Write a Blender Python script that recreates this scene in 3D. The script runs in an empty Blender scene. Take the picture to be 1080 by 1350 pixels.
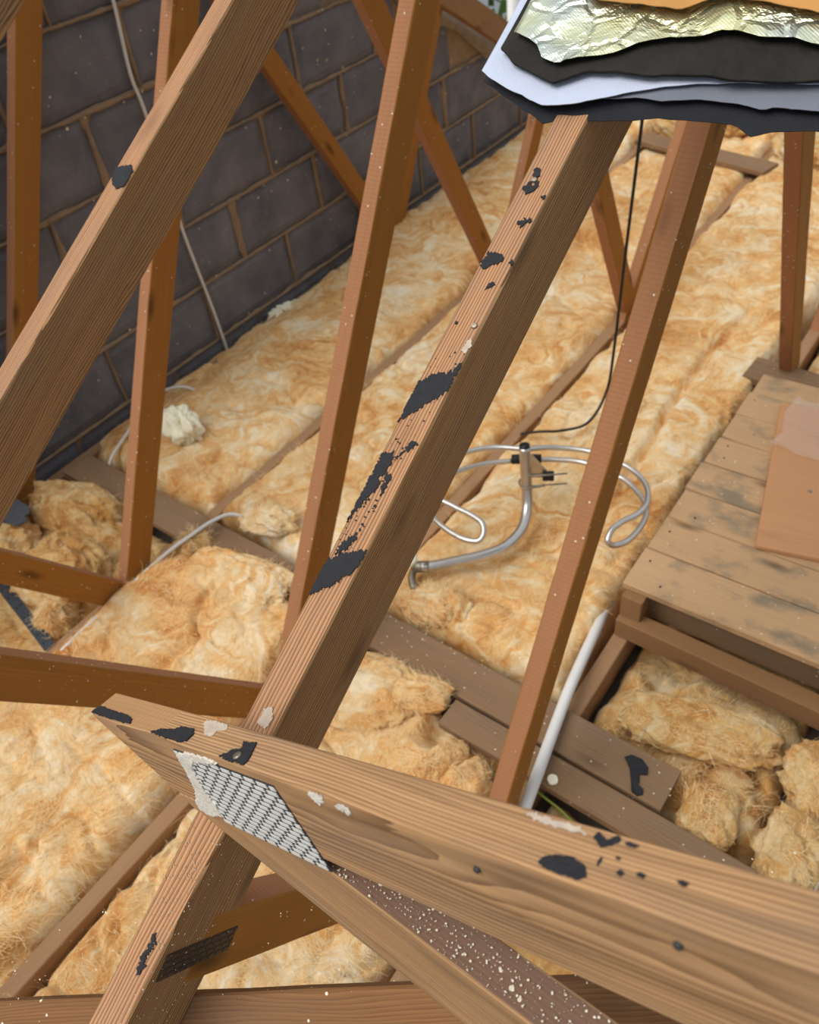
import bpy, bmesh, math, random
import numpy as np
from mathutils import Matrix, Vector
random.seed(7)
SC = bpy.context.scene
COL = SC.collection

# ------------------------------------------------------------------ camera, sky, sun, exposure
CAM = (0.0, 0.0, 1.62)
R_ = Vector((0.807265, 0.580835, -0.104662)); F_ = Vector((-0.477056, 0.537772, -0.695139))  
cam = bpy.data.cameras.new('camera'); cam.sensor_fit = 'HORIZONTAL'; cam.sensor_width = 36.0
cam.lens = 36.0 * 1072.56 / 1080.0
cam.clip_start = 0.02; cam.clip_end = 200
cam.dof.use_dof = True; cam.dof.focus_distance = 0.78; cam.dof.aperture_fstop = 11.0
co = bpy.data.objects.new('camera', cam); COL.objects.link(co)
F_.normalize(); R_ = (R_ - F_ * R_.dot(F_)).normalized(); U_ = R_.cross(F_)
co.matrix_world = Matrix(((R_.x, U_.x, -F_.x, CAM[0]), (R_.y, U_.y, -F_.y, CAM[1]), (R_.z, U_.z, -F_.z, CAM[2]), (0, 0, 0, 1)))
SC.camera = co
w = bpy.data.worlds.new('overcast_sky'); SC.world = w; w.use_nodes = True
bg = w.node_tree.nodes['Background']; bg.inputs[0].default_value = (0.88, 0.94, 1.0, 1)
# overcast sky: the zenith three times as bright as the horizon, all the way round
_tc = w.node_tree.nodes.new('ShaderNodeTexCoord'); _sp = w.node_tree.nodes.new('ShaderNodeSeparateXYZ'); _mr = w.node_tree.nodes.new('ShaderNodeMapRange')
w.node_tree.links.new(_tc.outputs['Generated'], _sp.inputs[0]); w.node_tree.links.new(_sp.outputs[2], _mr.inputs[0]); w.node_tree.links.new(_mr.outputs[0], bg.inputs[1])
_mr.inputs[1].default_value = 0.0; _mr.inputs[2].default_value = 1.0; _mr.inputs[3].default_value = 0.30; _mr.inputs[4].default_value = 0.90
sun = bpy.data.lights.new('sun', 'SUN'); sun.energy = 2.6; sun.angle = math.radians(45); sun.color = (1.0, 0.96, 0.90)
so = bpy.data.objects.new('sun', sun); COL.objects.link(so); so.location = (0, -2, 6)
so.rotation_euler = Vector((0.42, 0.62, -1.0)).to_track_quat('-Z', 'Y').to_euler()
vs = SC.view_settings; vs.view_transform = 'Standard'; vs.look = 'None'; vs.exposure = 0.0; vs.gamma = 1.0; vs.use_curve_mapping = False

# ------------------------------------------------------------------ numpy noise
def _h(ix, iy, s):
    ix = ix.astype(np.int64); iy = iy.astype(np.int64)
    n = (ix * 374761393 + iy * 668265263 + s * 1274126177) & 0xffffffff
    n = ((n ^ (n >> 13)) * 1274126177) & 0xffffffff
    n = n ^ (n >> 16)
    return (n & 0xffff) / 32767.5 - 1.0
def vn(x, y, s=0):
    x = np.asarray(x, float); y = np.asarray(y, float)
    ix = np.floor(x); iy = np.floor(y); fx = x - ix; fy = y - iy
    fx = fx * fx * fx * (fx * (fx * 6 - 15) + 10); fy = fy * fy * fy * (fy * (fy * 6 - 15) + 10)
    a = _h(ix, iy, s); b = _h(ix + 1, iy, s); c = _h(ix, iy + 1, s); d = _h(ix + 1, iy + 1, s)
    return (a * (1 - fx) + b * fx) * (1 - fy) + (c * (1 - fx) + d * fx) * fy
def fbm(x, y, o=4, s=0, g=0.5):
    t = 0; a = 1.0; n = 0
    for i in range(o):
        t = t + a * vn(x, y, s + i * 17); n += a; a *= g
        x, y = 1.9 * x + 0.6 * y + 3.1, -0.6 * x + 1.9 * y + 1.7
    return t / n

# ------------------------------------------------------------------ material helpers
class NT:
    def __init__(s, name):
        s.m = bpy.data.materials.new(name); s.m.use_nodes = True
        s.t = s.m.node_tree; s.b = s.t.nodes['Principled BSDF']; s.out = s.t.nodes['Material Output']
    def n(s, typ, **kw):
        nd = s.t.nodes.new(typ)
        for k, v in kw.items():
            if k == 'ins':
                for a, b in v.items():
                    if hasattr(b, 'is_output'): s.t.links.new(b, nd.inputs[a])
                    else: nd.inputs[a].default_value = b
            else: setattr(nd, k, v)
        return nd
    def link(s, a, b): s.t.links.new(a, b)
    def math(s, op, a, b=None, c=None, clamp=False):
        nd = s.t.nodes.new('ShaderNodeMath'); nd.operation = op; nd.use_clamp = clamp
        for i, v in enumerate((a, b, c)):
            if v is None: continue
            if hasattr(v, 'is_output'): s.t.links.new(v, nd.inputs[i])
            else: nd.inputs[i].default_value = v
        return nd.outputs[0]
    def vmath(s, op, a, b):
        nd = s.t.nodes.new('ShaderNodeVectorMath'); nd.operation = op
        for i, v in enumerate((a, b)):
            if hasattr(v, 'is_output'): s.t.links.new(v, nd.inputs[i])
            else: nd.inputs[i].default_value = v
        return nd.outputs[0]
    def mix(s, f, a, b, mode='MIX'):
        nd = s.t.nodes.new('ShaderNodeMix'); nd.data_type = 'RGBA'; nd.blend_type = mode
        for k, v in ((0, f), (6, a), (7, b)):
            if hasattr(v, 'is_output'): s.t.links.new(v, nd.inputs[k])
            elif k == 0: nd.inputs[k].default_value = v
            else: nd.inputs[k].default_value = (*v, 1) if len(v) == 3 else v
        return nd.outputs[2]
    def ramp(s, f, stops):
        nd = s.t.nodes.new('ShaderNodeValToRGB'); s.t.links.new(f, nd.inputs[0]); e = nd.color_ramp.elements
        while len(e) < len(stops): e.new(0.5)
        for i, (p, c) in enumerate(stops):
            e[i].position = p; e[i].color = (*c, 1) if not isinstance(c, (int, float)) else (c, c, c, 1)
        return nd.outputs[0]
    def noise(s, v, scale, detail=4, rough=0.55, dist=0.0):
        nd = s.n('ShaderNodeTexNoise', ins={'Scale': scale, 'Detail': detail, 'Roughness': rough, 'Distortion': dist})
        s.t.links.new(v, nd.inputs['Vector']); return nd
    def obj(s, scale=(1, 1, 1), rnd=True):
        tc = s.n('ShaderNodeTexCoord'); v = tc.outputs['Object']
        if rnd:
            oi = s.n('ShaderNodeObjectInfo'); r = s.math('MULTIPLY', oi.outputs['Random'], 37.0)
            cx = s.n('ShaderNodeCombineXYZ', ins={0: r, 1: s.math('MULTIPLY', r, 0.013), 2: s.math('MULTIPLY', r, 0.011)})
            v = s.vmath('ADD', v, cx.outputs[0])
        return s.vmath('MULTIPLY', v, scale) if scale != (1, 1, 1) else v
    def bump(s, hgt, strength, dist=0.002, prev=None):
        nd = s.n('ShaderNodeBump', ins={'Strength': strength, 'Distance': dist, 'Height': hgt})
        if prev: s.t.links.new(prev, nd.inputs['Normal'])
        s.t.links.new(nd.outputs[0], s.b.inputs['Normal']); return nd.outputs[0]
    def fin(s, col, rough=0.8, spec=0.3):
        if hasattr(col, 'is_output'): s.t.links.new(col, s.b.inputs['Base Color'])
        else: s.b.inputs['Base Color'].default_value = (*col, 1)
        if hasattr(rough, 'is_output'): s.t.links.new(rough, s.b.inputs['Roughness'])
        else: s.b.inputs['Roughness'].default_value = rough
        s.b.inputs['Specular IOR Level'].default_value = spec
        return s.m
def srgb(r, g, b):
    f = lambda c: (c / 255 / 12.92) if c / 255 <= 0.04045 else ((c / 255 + 0.055) / 1.055) ** 2.4
    return (f(r), f(g), f(b))

def wood(name, light, dark, ring=70.0, fleck=0.0, grey=0.0, knots=0.5, saw=0.0, contrast=0.6, stain=None, streak=0.0):
    t = NT(name); v = t.obj()
    wob = t.noise(t.vmath('MULTIPLY', v, (1.3, 6, 6)), 1.0, 3)
    vw = t.vmath('ADD', v, t.vmath('MULTIPLY', t.vmath('SUBTRACT', wob.outputs['Color'], (0.5, 0.5, 0.5)), (0.0, 0.035, 0.035)))
    vr = t.vmath('ADD', t.vmath('MULTIPLY', vw, (0.10, 1, 1)), (0, 0.045, -0.03))
    wv = t.n('ShaderNodeTexWave', wave_type='RINGS', rings_direction='X', wave_profile='SAW', ins={'Scale': ring * 2.1, 'Distortion': 2.2, 'Detail': 2.0, 'Detail Scale': 1.2})
    t.link(vr, wv.inputs['Vector'])
    st = t.noise(t.vmath('MULTIPLY', vw, (3.0, 220, 220)), 1.0, 4, 0.6)
    st2 = t.noise(t.vmath('MULTIPLY', v, (1.1, 14, 14)), 1.0, 3)
    fac = t.math('ADD', t.math('MULTIPLY', wv.outputs['Fac'], contrast), t.math('MULTIPLY', st.outputs['Fac'], 0.65))
    fac = t.math('ADD', fac, t.math('MULTIPLY', st2.outputs['Fac'], 0.5))
    g = t.ramp(t.math('MULTIPLY', fac, 0.57), [(0.15, light), (0.55, tuple(0.55 * a + 0.45 * b for a, b in zip(light, dark))), (0.85, dark)])
    if streak:
        sn_ = t.noise(t.vmath('MULTIPLY', vw, (0.9, 48, 48)), 1.0, 5, 0.65)
        g = t.mix(t.math('MULTIPLY', t.ramp(sn_.outputs['Fac'], [(0.50, 0), (0.68, 1)]), streak), g, tuple(c * 0.55 for c in dark))
    if grey:
        gn = t.noise(t.vmath('MULTIPLY', v, (3, 22, 22)), 1.0, 5, 0.65)
        g = t.mix(t.math('MULTIPLY', t.ramp(gn.outputs['Fac'], [(0.45, 0), (0.7, 1)]), grey), g, (0.16, 0.13, 0.11))
    if knots:
        kv = t.n('ShaderNodeTexVoronoi', ins={'Scale': 1.0, 'Randomness': 1.0}); t.link(t.vmath('MULTIPLY', v, (4.2, 13, 13)), kv.inputs['Vector'])
        k = t.ramp(kv.outputs['Distance'], [(0.05, 1), (0.20, 0)])
        g = t.mix(t.math('MULTIPLY', k, knots), g, tuple(c * 0.28 for c in dark))
    if stain:
        sn = t.noise(t.vmath('MULTIPLY', v, (6, 9, 9)), 1.0, 5, 0.6)
        g = t.mix(t.math('MULTIPLY', t.ramp(sn.outputs['Fac'], [(0.52, 0), (0.64, 1)]), 0.7), g, stain)
    h = t.math('ADD', st.outputs['Fac'], t.math('MULTIPLY', wv.outputs['Fac'], 0.5))
    if saw:
        sx = t.n('ShaderNodeTexWave', wave_type='BANDS', bands_direction='X', ins={'Scale': 38.0, 'Distortion': 0.8, 'Detail': 1.0})
        t.link(v, sx.inputs['Vector']); h = t.math('ADD', h, t.math('MULTIPLY', sx.outputs['Fac'], saw))
        g = t.mix(t.math('MULTIPLY', sx.outputs['Fac'], 0.28 * saw), g, dark)
    if fleck:
        fv = t.n('ShaderNodeTexVoronoi', ins={'Scale': 95.0, 'Randomness': 1.0}); t.link(v, fv.inputs['Vector'])
        near = t.math('LESS_THAN', fv.outputs['Distance'], 0.17)
        rnd = t.math('GREATER_THAN', t.n('ShaderNodeSeparateColor', ins={0: fv.outputs['Color']}).outputs[0], 1.0 - fleck)
        g = t.mix(t.math('MULTIPLY', near, rnd), g, (0.75, 0.68, 0.55))
    t.bump(h, 0.35, 0.0012)
    return t.fin(g, 0.78, 0.25)

M = {}
M['web'] = wood('treated_softwood', srgb(174, 118, 52), srgb(114, 72, 26), 62, fleck=0.08, knots=0.7, contrast=0.35)
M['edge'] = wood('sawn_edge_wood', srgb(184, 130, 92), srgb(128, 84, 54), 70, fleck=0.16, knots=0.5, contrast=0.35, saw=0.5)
M['rafter'] = wood('aged_rafter_wood', srgb(196, 152, 104), srgb(106, 75, 44), 62, knots=0.5, contrast=1.0, grey=0.3)
M['rafter_top'] = wood('pale_rafter_edge', srgb(216, 164, 120), srgb(126, 86, 58), 52, knots=0.3, contrast=0.95, grey=0.25)  # paler tone for the narrow top and bottom faces of the rafters
M['cross'] = wood('weathered_pine', srgb(214, 168, 120), srgb(126, 92, 62), 52, knots=0.5, contrast=0.85, grey=0.45, streak=0.55)
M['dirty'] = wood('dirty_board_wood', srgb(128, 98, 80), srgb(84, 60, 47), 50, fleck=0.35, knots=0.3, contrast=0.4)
M['brace'] = wood('brown_brace_wood', srgb(150, 106, 66), srgb(84, 54, 32), 80, fleck=0.2, knots=0.5, contrast=0.6, grey=0.3)
M['board'] = wood('dusty_walkboard_wood', srgb(156, 124, 92), srgb(100, 76, 54), 45, fleck=0.10, knots=0.35, contrast=0.4, grey=0.25)
M['chord'] = wood('joist_wood', srgb(176, 138, 102), srgb(116, 84, 58), 60, knots=0.3, contrast=0.4)
M['plank'] = wood('platform_plank_wood', srgb(206, 168, 126), srgb(152, 116, 82), 40, fleck=0.05, knots=0.75, contrast=0.35, stain=(0.16, 0.15, 0.11))
M['rail'] = wood('platform_rail_wood', srgb(158, 118, 80), srgb(102, 72, 46), 60, knots=0.4, contrast=0.4)
M['ply'] = wood('plywood_face', srgb(204, 152, 108), srgb(172, 120, 82), 18, knots=0.15, contrast=0.3)

def flat(name, col, rough=0.8, spec=0.3, nscale=0, namp=0.0, bscale=0, bstr=0.0, metal=0.0):
    t = NT(name); c = col
    v = t.obj()
    if nscale:
        nz = t.noise(v, nscale, 5, 0.6)
        c = t.mix(nz.outputs['Fac'], tuple(max(0, a * (1 - namp)) for a in col), tuple(a * (1 + namp) for a in col))
    if bscale: t.bump(t.noise(v, bscale, 5, 0.6).outputs['Fac'], bstr, 0.003)
    m = t.fin(c, rough, spec); t.b.inputs['Metallic'].default_value = metal
    return m
M['mortar'] = flat('old_mortar', srgb(150, 128, 104), 0.95, 0.1, 26, 0.35, 70, 0.7)
M['parge'] = flat('grey_parging', srgb(150, 142, 132), 0.95, 0.1, 20, 0.3, 50, 0.6)
M['ceil'] = flat('plasterboard_back', srgb(96, 86, 76), 0.95, 0.1, 8, 0.3)
M['tar'] = flat('torn_black_felt', srgb(42, 42, 46), 0.75, 0.3, 90, 0.4, 220, 0.6)
M['foam'] = flat('expanding_foam', srgb(252, 246, 218), 0.7, 0.3, 30, 0.12, 60, 0.5)
M['cable_w'] = flat('white_cable', srgb(222, 218, 210), 0.45, 0.4, 20, 0.06)
M['cable_b'] = flat('black_cable', srgb(34, 30, 28), 0.45, 0.4)
M['cable_g'] = flat('green_yellow_wire', srgb(120, 130, 40), 0.5, 0.4)
M['pipe'] = flat('white_plastic_pipe', srgb(226, 224, 220), 0.4, 0.45, 14, 0.08)
M['alu'] = flat('dull_aluminium', srgb(214, 210, 204), 0.36, 0.5, 60, 0.12, metal=1.0)
M['blackp'] = flat('black_plastic', srgb(28, 28, 30), 0.5, 0.4)
M['rust'] = flat('galvanised_bolt', srgb(150, 140, 124), 0.45, 0.5, 60, 0.3, metal=0.8)
M['strap'] = flat('grey_perforated_strap', srgb(66, 70, 78), 0.6, 0.4, 60, 0.3, metal=0.3)
M['flake_g'] = flat('grey_dust_fleck', srgb(178, 162, 144), 0.9, 0.1)
M['chip'] = flat('pale_flake', srgb(226, 214, 190), 0.9, 0.1)
M['plaster'] = flat('white_render_smear', srgb(196, 180, 162), 0.9, 0.1, 90, 0.35, 160, 0.6)
M['plate_dark'] = flat('dark_nail_plate', srgb(78, 66, 56), 0.6, 0.4, 60, 0.5, metal=0.4)
M['plate'] = flat('galvanised_nail_plate', srgb(70, 72, 74), 0.6, 0.4, 50, 0.3, metal=0.5)
M['plate_tab'] = flat('zinc_plate_face', srgb(226, 226, 222), 0.55, 0.4, 45, 0.16, metal=0.15)
M['felt1'] = flat('black_roofing_felt', srgb(42, 39, 36), 0.85, 0.25, 24, 0.75, 160, 0.8)
M['felt2'] = flat('black_underlay', srgb(40, 41, 46), 0.8, 0.25, 12, 0.2, 420, 0.6)
M['felt_w'] = flat('pale_breather_membrane', srgb(196, 204, 224), 0.75, 0.25, 14, 0.10, 420, 0.5)
M['felt_g'] = flat('grey_breather_membrane', srgb(120, 124, 136), 0.75, 0.25, 14, 0.15, 420, 0.5)
M['scrapg'] = flat('grey_felt_scrap', srgb(86, 88, 94), 0.9, 0.2, 60, 0.3, 200, 0.6)
M['amber'] = flat('amber_reflection', srgb(190, 134, 66), 0.32, 0.5, 9, 0.5, 12, 0.4)  # orange colour painted in for a warm reflection in the foil
M['leaf'] = flat('hedge_leaf', srgb(84, 110, 52), 0.7, 0.3, 5, 0.4)

def foil_mat():
    t = NT('crinkled_foil'); v = t.obj(rnd=False)
    n1 = t.noise(t.vmath('MULTIPLY', v, (1, 1.4, 1)), 16, 4, 0.55, 0.6)
    vo = t.n('ShaderNodeTexVoronoi', feature='DISTANCE_TO_EDGE', ins={'Scale': 22.0}); t.link(t.vmath('ADD', v, t.vmath('MULTIPLY', n1.outputs['Color'], (0.04, 0.04, 0.04))), vo.inputs['Vector'])
    wv = t.n('ShaderNodeTexWave', bands_direction='DIAGONAL', ins={'Scale': 140.0, 'Distortion': 1.0}); t.link(v, wv.inputs['Vector'])
    nb = t.bump(t.math('ADD', n1.outputs['Fac'], t.math('MULTIPLY', t.math('MINIMUM', vo.outputs['Distance'], 0.12), 3.0)), 0.9, 0.006)
    t.bump(wv.outputs['Fac'], 0.12, 0.0008, nb)
    n2 = t.noise(v, 9, 3)
    c = t.ramp(n2.outputs['Fac'], [(0.35, srgb(206, 214, 206)), (0.6, srgb(232, 230, 178))])
    m = t.fin(c, 0.30, 0.5); t.b.inputs['Metallic'].default_value = 0.85
    return m
M['foil'] = foil_mat()

def wool_mat(name, stops, fine=1.0):
    t = NT(name); v = t.obj(rnd=False)
    w1 = t.noise(v, 5.5, 3, 0.5)
    w2 = t.noise(v, 19, 3, 0.5)
    vw = t.vmath('ADD', v, t.vmath('MULTIPLY', t.vmath('SUBTRACT', w1.outputs['Color'], (0.5, 0.5, 0.5)), (0.34, 0.34, 0.2)))
    vw = t.vmath('ADD', vw, t.vmath('MULTIPLY', t.vmath('SUBTRACT', w2.outputs['Color'], (0.5, 0.5, 0.5)), (0.07, 0.07, 0.07)))
    big = t.noise(v, 3.4, 4, 0.6, 0.4)
    w0 = t.noise(v, 2.1, 2, 0.5)
    vl = t.vmath('ADD', vw, t.vmath('MULTIPLY', t.vmath('SUBTRACT', w0.outputs['Color'], (0.5, 0.5, 0.5)), (0.5, 0.5, 0.2)))
    sA = t.noise(t.vmath('MULTIPLY', vl, (4.5, 27, 12)), 1.0, 6, 0.60)
    sB = t.noise(t.vmath('MULTIPLY', vl, (26, 6, 12)), 1.0, 6, 0.60)
    mk = t.ramp(t.noise(v, 4.0, 2).outputs['Fac'], [(0.42, 0), (0.56, 1)])
    mid = t.n('ShaderNodeMix', ins={0: mk, 2: sA.outputs['Fac'], 3: sB.outputs['Fac']}); mid.outputs['Result'].name
    fib = t.noise(t.vmath('MULTIPLY', vw, (60, 260, 120)), 1.0, 5, 0.7)
    fib2 = t.noise(t.vmath('MULTIPLY', vw, (190, 55, 90)), 1.0, 5, 0.7)
    f = t.math('ADD', t.math('MULTIPLY', t.math('SUBTRACT', mid.outputs[0], 0.5), 1.12), t.math('MULTIPLY', t.math('SUBTRACT', big.outputs['Fac'], 0.5), 0.75)); f = t.math('ADD', f, 0.53)
    f = t.math('ADD', f, t.math('MULTIPLY', t.math('SUBTRACT', fib.outputs['Fac'], 0.5), 0.30 * fine))
    f = t.math('ADD', f, t.math('MULTIPLY', t.math('SUBTRACT', fib2.outputs['Fac'], 0.5), 0.22 * fine))
    c = t.ramp(f, stops)
    nb = t.bump(mid.outputs[0], 0.30, 0.02)
    t.bump(t.math('ADD', fib.outputs['Fac'], fib2.outputs['Fac']), 0.55, 0.004, nb)
    m = t.fin(c, 1.0, 0.05)
    t.b.inputs['Sheen Weight'].default_value = 0.15; t.b.inputs['Sheen Tint'].default_value = (1, 0.9, 0.7, 1)
    return m
M['wool'] = wool_mat('golden_glass_wool', [(0.28, srgb(200, 132, 68)), (0.43, srgb(224, 168, 102)), (0.55, srgb(236, 196, 138)), (0.67, srgb(243, 220, 180)), (0.81, srgb(248, 236, 214))])
M['wool_old'] = wool_mat('dusty_glass_wool', [(0.26, srgb(172, 114, 56)), (0.42, srgb(202, 148, 84)), (0.54, srgb(216, 176, 116)), (0.68, srgb(226, 200, 154)), (0.82, srgb(234, 218, 188))])
M['fibre'] = flat('glass_wool_fibre', srgb(244, 214, 160), 0.9, 0.1, 9, 0.2)

def block_mat():
    t = NT('charcoal_block'); v = t.obj()
    n1 = t.noise(v, 7, 5, 0.6); n2 = t.noise(v, 130, 4, 0.7); n3 = t.noise(v, 38, 5, 0.6)
    c = t.ramp(n1.outputs['Fac'], [(0.3, srgb(98, 98, 104)), (0.7, srgb(128, 126, 130))])
    c = t.mix(t.math('MULTIPLY', t.ramp(n3.outputs['Fac'], [(0.60, 0), (0.75, 1)]), 0.5), c, srgb(140, 124, 106))
    fv = t.n('ShaderNodeTexVoronoi', ins={'Scale': 55.0}); t.link(v, fv.inputs['Vector'])
    rnd = t.math('GREATER_THAN', t.n('ShaderNodeSeparateColor', ins={0: fv.outputs['Color']}).outputs[0], 0.86)
    c = t.mix(t.math('MULTIPLY', rnd, t.math('LESS_THAN', fv.outputs['Distance'], 0.10)), c, srgb(180, 172, 160))
    t.bump(t.math('ADD', n2.outputs['Fac'], n3.outputs['Fac']), 0.55, 0.004)
    return t.fin(c, 0.95, 0.12)
M['block'] = block_mat()

# ------------------------------------------------------------------ object helpers
def link(name, me, mat=None, parent=None, mw=None):
    o = bpy.data.objects.new(name, me); COL.objects.link(o)
    if mat:
        for m in (mat if isinstance(mat, (list, tuple)) else [mat]): me.materials.append(M[m] if isinstance(m, str) else m)
    if mw is not None: o.matrix_world = mw
    if parent: o.parent = parent; o.matrix_parent_inverse = Matrix.Identity(4)
    return o
def pydata(name, v, f, mat, parent=None, mw=None, smooth=False, mi=None):
    me = bpy.data.meshes.new(name); me.from_pydata([tuple(map(float, p)) for p in v], [], f); me.update()
    if smooth: me.polygons.foreach_set('use_smooth', [True] * len(me.polygons))
    o = link(name, me, mat, parent, mw)
    if mi is not None: me.polygons.foreach_set('material_index', mi)
    return o
def grid_mesh(name, P, mat, parent=None, smooth=True, mw=None):
    ny, nx = P.shape[:2]
    me = bpy.data.meshes.new(name)
    idx = np.arange(nx * ny).reshape(ny, nx)
    q = np.stack([idx[:-1, :-1], idx[:-1, 1:], idx[1:, 1:], idx[1:, :-1]], -1).reshape(-1, 4)
    me.vertices.add(nx * ny); me.vertices.foreach_set('co', P.reshape(-1).astype(np.float32))
    me.loops.add(q.size); me.loops.foreach_set('vertex_index', q.reshape(-1).astype(np.int32))
    me.polygons.add(len(q)); me.polygons.foreach_set('loop_start', np.arange(0, q.size, 4, dtype=np.int32))
    me.update(calc_edges=True); me.polygons.foreach_set('use_smooth', [smooth] * len(q))
    return link(name, me, mat, parent, mw)
def tag(o, label, cat=None, group=None, kind=None):
    if label: o['label'] = label
    if cat: o['category'] = cat
    if group: o['group'] = group
    if kind: o['kind'] = kind
    return o
def empty(name, loc=(0, 0, 0)):
    o = bpy.data.objects.new(name, None); COL.objects.link(o); o.empty_display_size = 0.05
    return o
def frame(o, x, y):
    x = Vector(x).normalized(); y = Vector(y); y = (y - x * y.dot(x)).normalized(); z = x.cross(y)
    return Matrix(((x.x, y.x, z.x, o[0]), (x.y, y.y, z.y, o[1]), (x.z, y.z, z.z, o[2]), (0, 0, 0, 1)))
def timber(name, p0, p1, ydir, t, d, mat, parent=None, ch=0.002, seed=0, wob=0.0004, topmat=None, shear0=0.0, shear1=0.0, label=None):
    """sawn timber: local X along p0-p1, local Y = thickness t, local Z = depth d; chamfered, faintly uneven"""
    p0 = Vector(p0); p1 = Vector(p1); L = (p1 - p0).length
    mw = frame(p0, p1 - p0, ydir)
    rr = random.Random(seed * 91 + int(L * 1000))
    a, b = t / 2, d / 2
    prof = [(-a + ch, -b), (a - ch, -b), (a, -b + ch), (a, b - ch), (a - ch, b), (-a + ch, b), (-a, b - ch), (-a, -b + ch)]
    n = max(4, min(40, int(L / 0.05)))
    v = []
    for i in range(n + 1):
        s = i / n
        for (y, z) in prof:
            j = wob if 0 < i < n else 0.0
            x = L * s + (shear0 * (1 - s) + shear1 * s) * (z / b)
            v.append((x, y + rr.uniform(-j, j), z + rr.uniform(-j, j)))
    f = []; mi = []
    for i in range(n):
        for k in range(8):
            k2 = (k + 1) % 8
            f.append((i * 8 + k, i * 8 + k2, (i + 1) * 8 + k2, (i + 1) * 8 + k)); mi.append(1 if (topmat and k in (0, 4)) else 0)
    f.append(tuple(range(7, -1, -1))); f.append(tuple(n * 8 + k for k in range(8))); mi += [0, 0]
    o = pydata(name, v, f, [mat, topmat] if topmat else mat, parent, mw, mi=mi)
    if label: o['label'] = label
    return o
def prism(name, pts, t, mw, mat, parent=None, bev=0.002, mats_by=None):
    """polygon in local XZ extruded t along local Y"""
    bm = bmesh.new()
    a = [bm.verts.new((x, 0, z)) for x, z in pts]; b = [bm.verts.new((x, t, z)) for x, z in pts]
    n = len(pts)
    bm.faces.new(a[::-1]); bm.faces.new(b)
    side = []
    for i in range(n):
        side.append(bm.faces.new((a[i], a[(i + 1) % n], b[(i + 1) % n], b[i])))
    if mats_by:
        for i, m in mats_by.items(): side[i].material_index = m
    bmesh.ops.recalc_face_normals(bm, faces=bm.faces)
    if bev: bmesh.ops.bevel(bm, geom=list(bm.edges), offset=bev, segments=1, affect='EDGES', profile=0.5)
    me = bpy.data.meshes.new(name); bm.to_mesh(me); bm.free()
    return link(name, me, mat, parent, mw)
def catmull(pts, n=8):
    P = [Vector(p) for p in pts]; P = [P[0] * 2 - P[1]] + P + [P[-1] * 2 - P[-2]]; out = []
    for i in range(1, len(P) - 2):
        for k in range(n):
            s = k / n; a, b, c, d = P[i - 1], P[i], P[i + 1], P[i + 2]
            out.append(0.5 * ((2 * b) + (c - a) * s + (2 * a - 5 * b + 4 * c - d) * s * s + (3 * b - a - 3 * c + d) * s ** 3))
    out.append(P[-2]); return out
def tube(name, pts, r, mat, parent=None, seg=10, smooth=8, ry=None):
    C = catmull(pts, smooth) if smooth else [Vector(p) for p in pts]
    v = []; f = []; up = Vector((0.13, 0.2, 1)).normalized()
    for i, p in enumerate(C):
        tdir = (C[min(i + 1, len(C) - 1)] - C[max(i - 1, 0)]).normalized()
        s = tdir.cross(up)
        if s.length < 0.15: s = tdir.cross(Vector((1, 0, 0)))
        s.normalize(); up = s.cross(tdir).normalized()
        for k in range(seg):
            a = 2 * math.pi * k / seg
            v.append(p + s * math.cos(a) * r + up * math.sin(a) * (ry or r))
    m = len(C)
    for i in range(m - 1):
        for k in range(seg):
            k2 = (k + 1) % seg; f.append((i * seg + k, i * seg + k2, (i + 1) * seg + k2, (i + 1) * seg + k))
    f.append(tuple(range(seg - 1, -1, -1))); f.append(tuple((m - 1) * seg + k for k in range(seg)))
    return pydata(name, v, f, mat, parent, smooth=True)
def patch(name, c, ax, ay, hx, hy, seed, mat, parent=None, rough=0.35, thick=0.0012, n=46, sharp=1.0):
    """thin irregular scrap stuck on a face; ax, ay span the face"""
    ax = Vector(ax).normalized(); ay = Vector(ay); ay = (ay - ax * ay.dot(ax)).normalized(); nz = ax.cross(ay)
    c = Vector(c); top = []; bot = []
    for i in range(n):
        a = 2 * math.pi * i / n
        r = 1 + rough * float(fbm(np.array(math.cos(a) * 2.2 * sharp + seed * 5.3), np.array(math.sin(a) * 2.2 * sharp + 1.1), 4, seed, 0.62))
        p = c + ax * math.cos(a) * hx * r + ay * math.sin(a) * hy * r
        top.append(p + nz * thick); bot.append(p - nz * 0.0008)
    v = [c + nz * thick * 1.1] + top + bot
    f = [(0, 1 + i, 1 + (i + 1) % n) for i in range(n)] + [(1 + i, 1 + n + i, 1 + n + (i + 1) % n, 1 + (i + 1) % n) for i in range(n)]
    return pydata(name, v, f, mat, parent)
def box(name, c, s, mat, parent=None, rotz=0.0, bev=0.002):
    bm = bmesh.new(); bmesh.ops.create_cube(bm, size=1.0)
    for q in bm.verts: q.co = Vector((q.co.x * s[0], q.co.y * s[1], q.co.z * s[2]))
    if bev: bmesh.ops.bevel(bm, geom=list(bm.edges), offset=bev, segments=1, affect='EDGES')
    me = bpy.data.meshes.new(name); bm.to_mesh(me); bm.free()
    return link(name, me, mat, parent, Matrix.Translation(c) @ Matrix.Rotation(rotz, 4, 'Z'))
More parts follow.
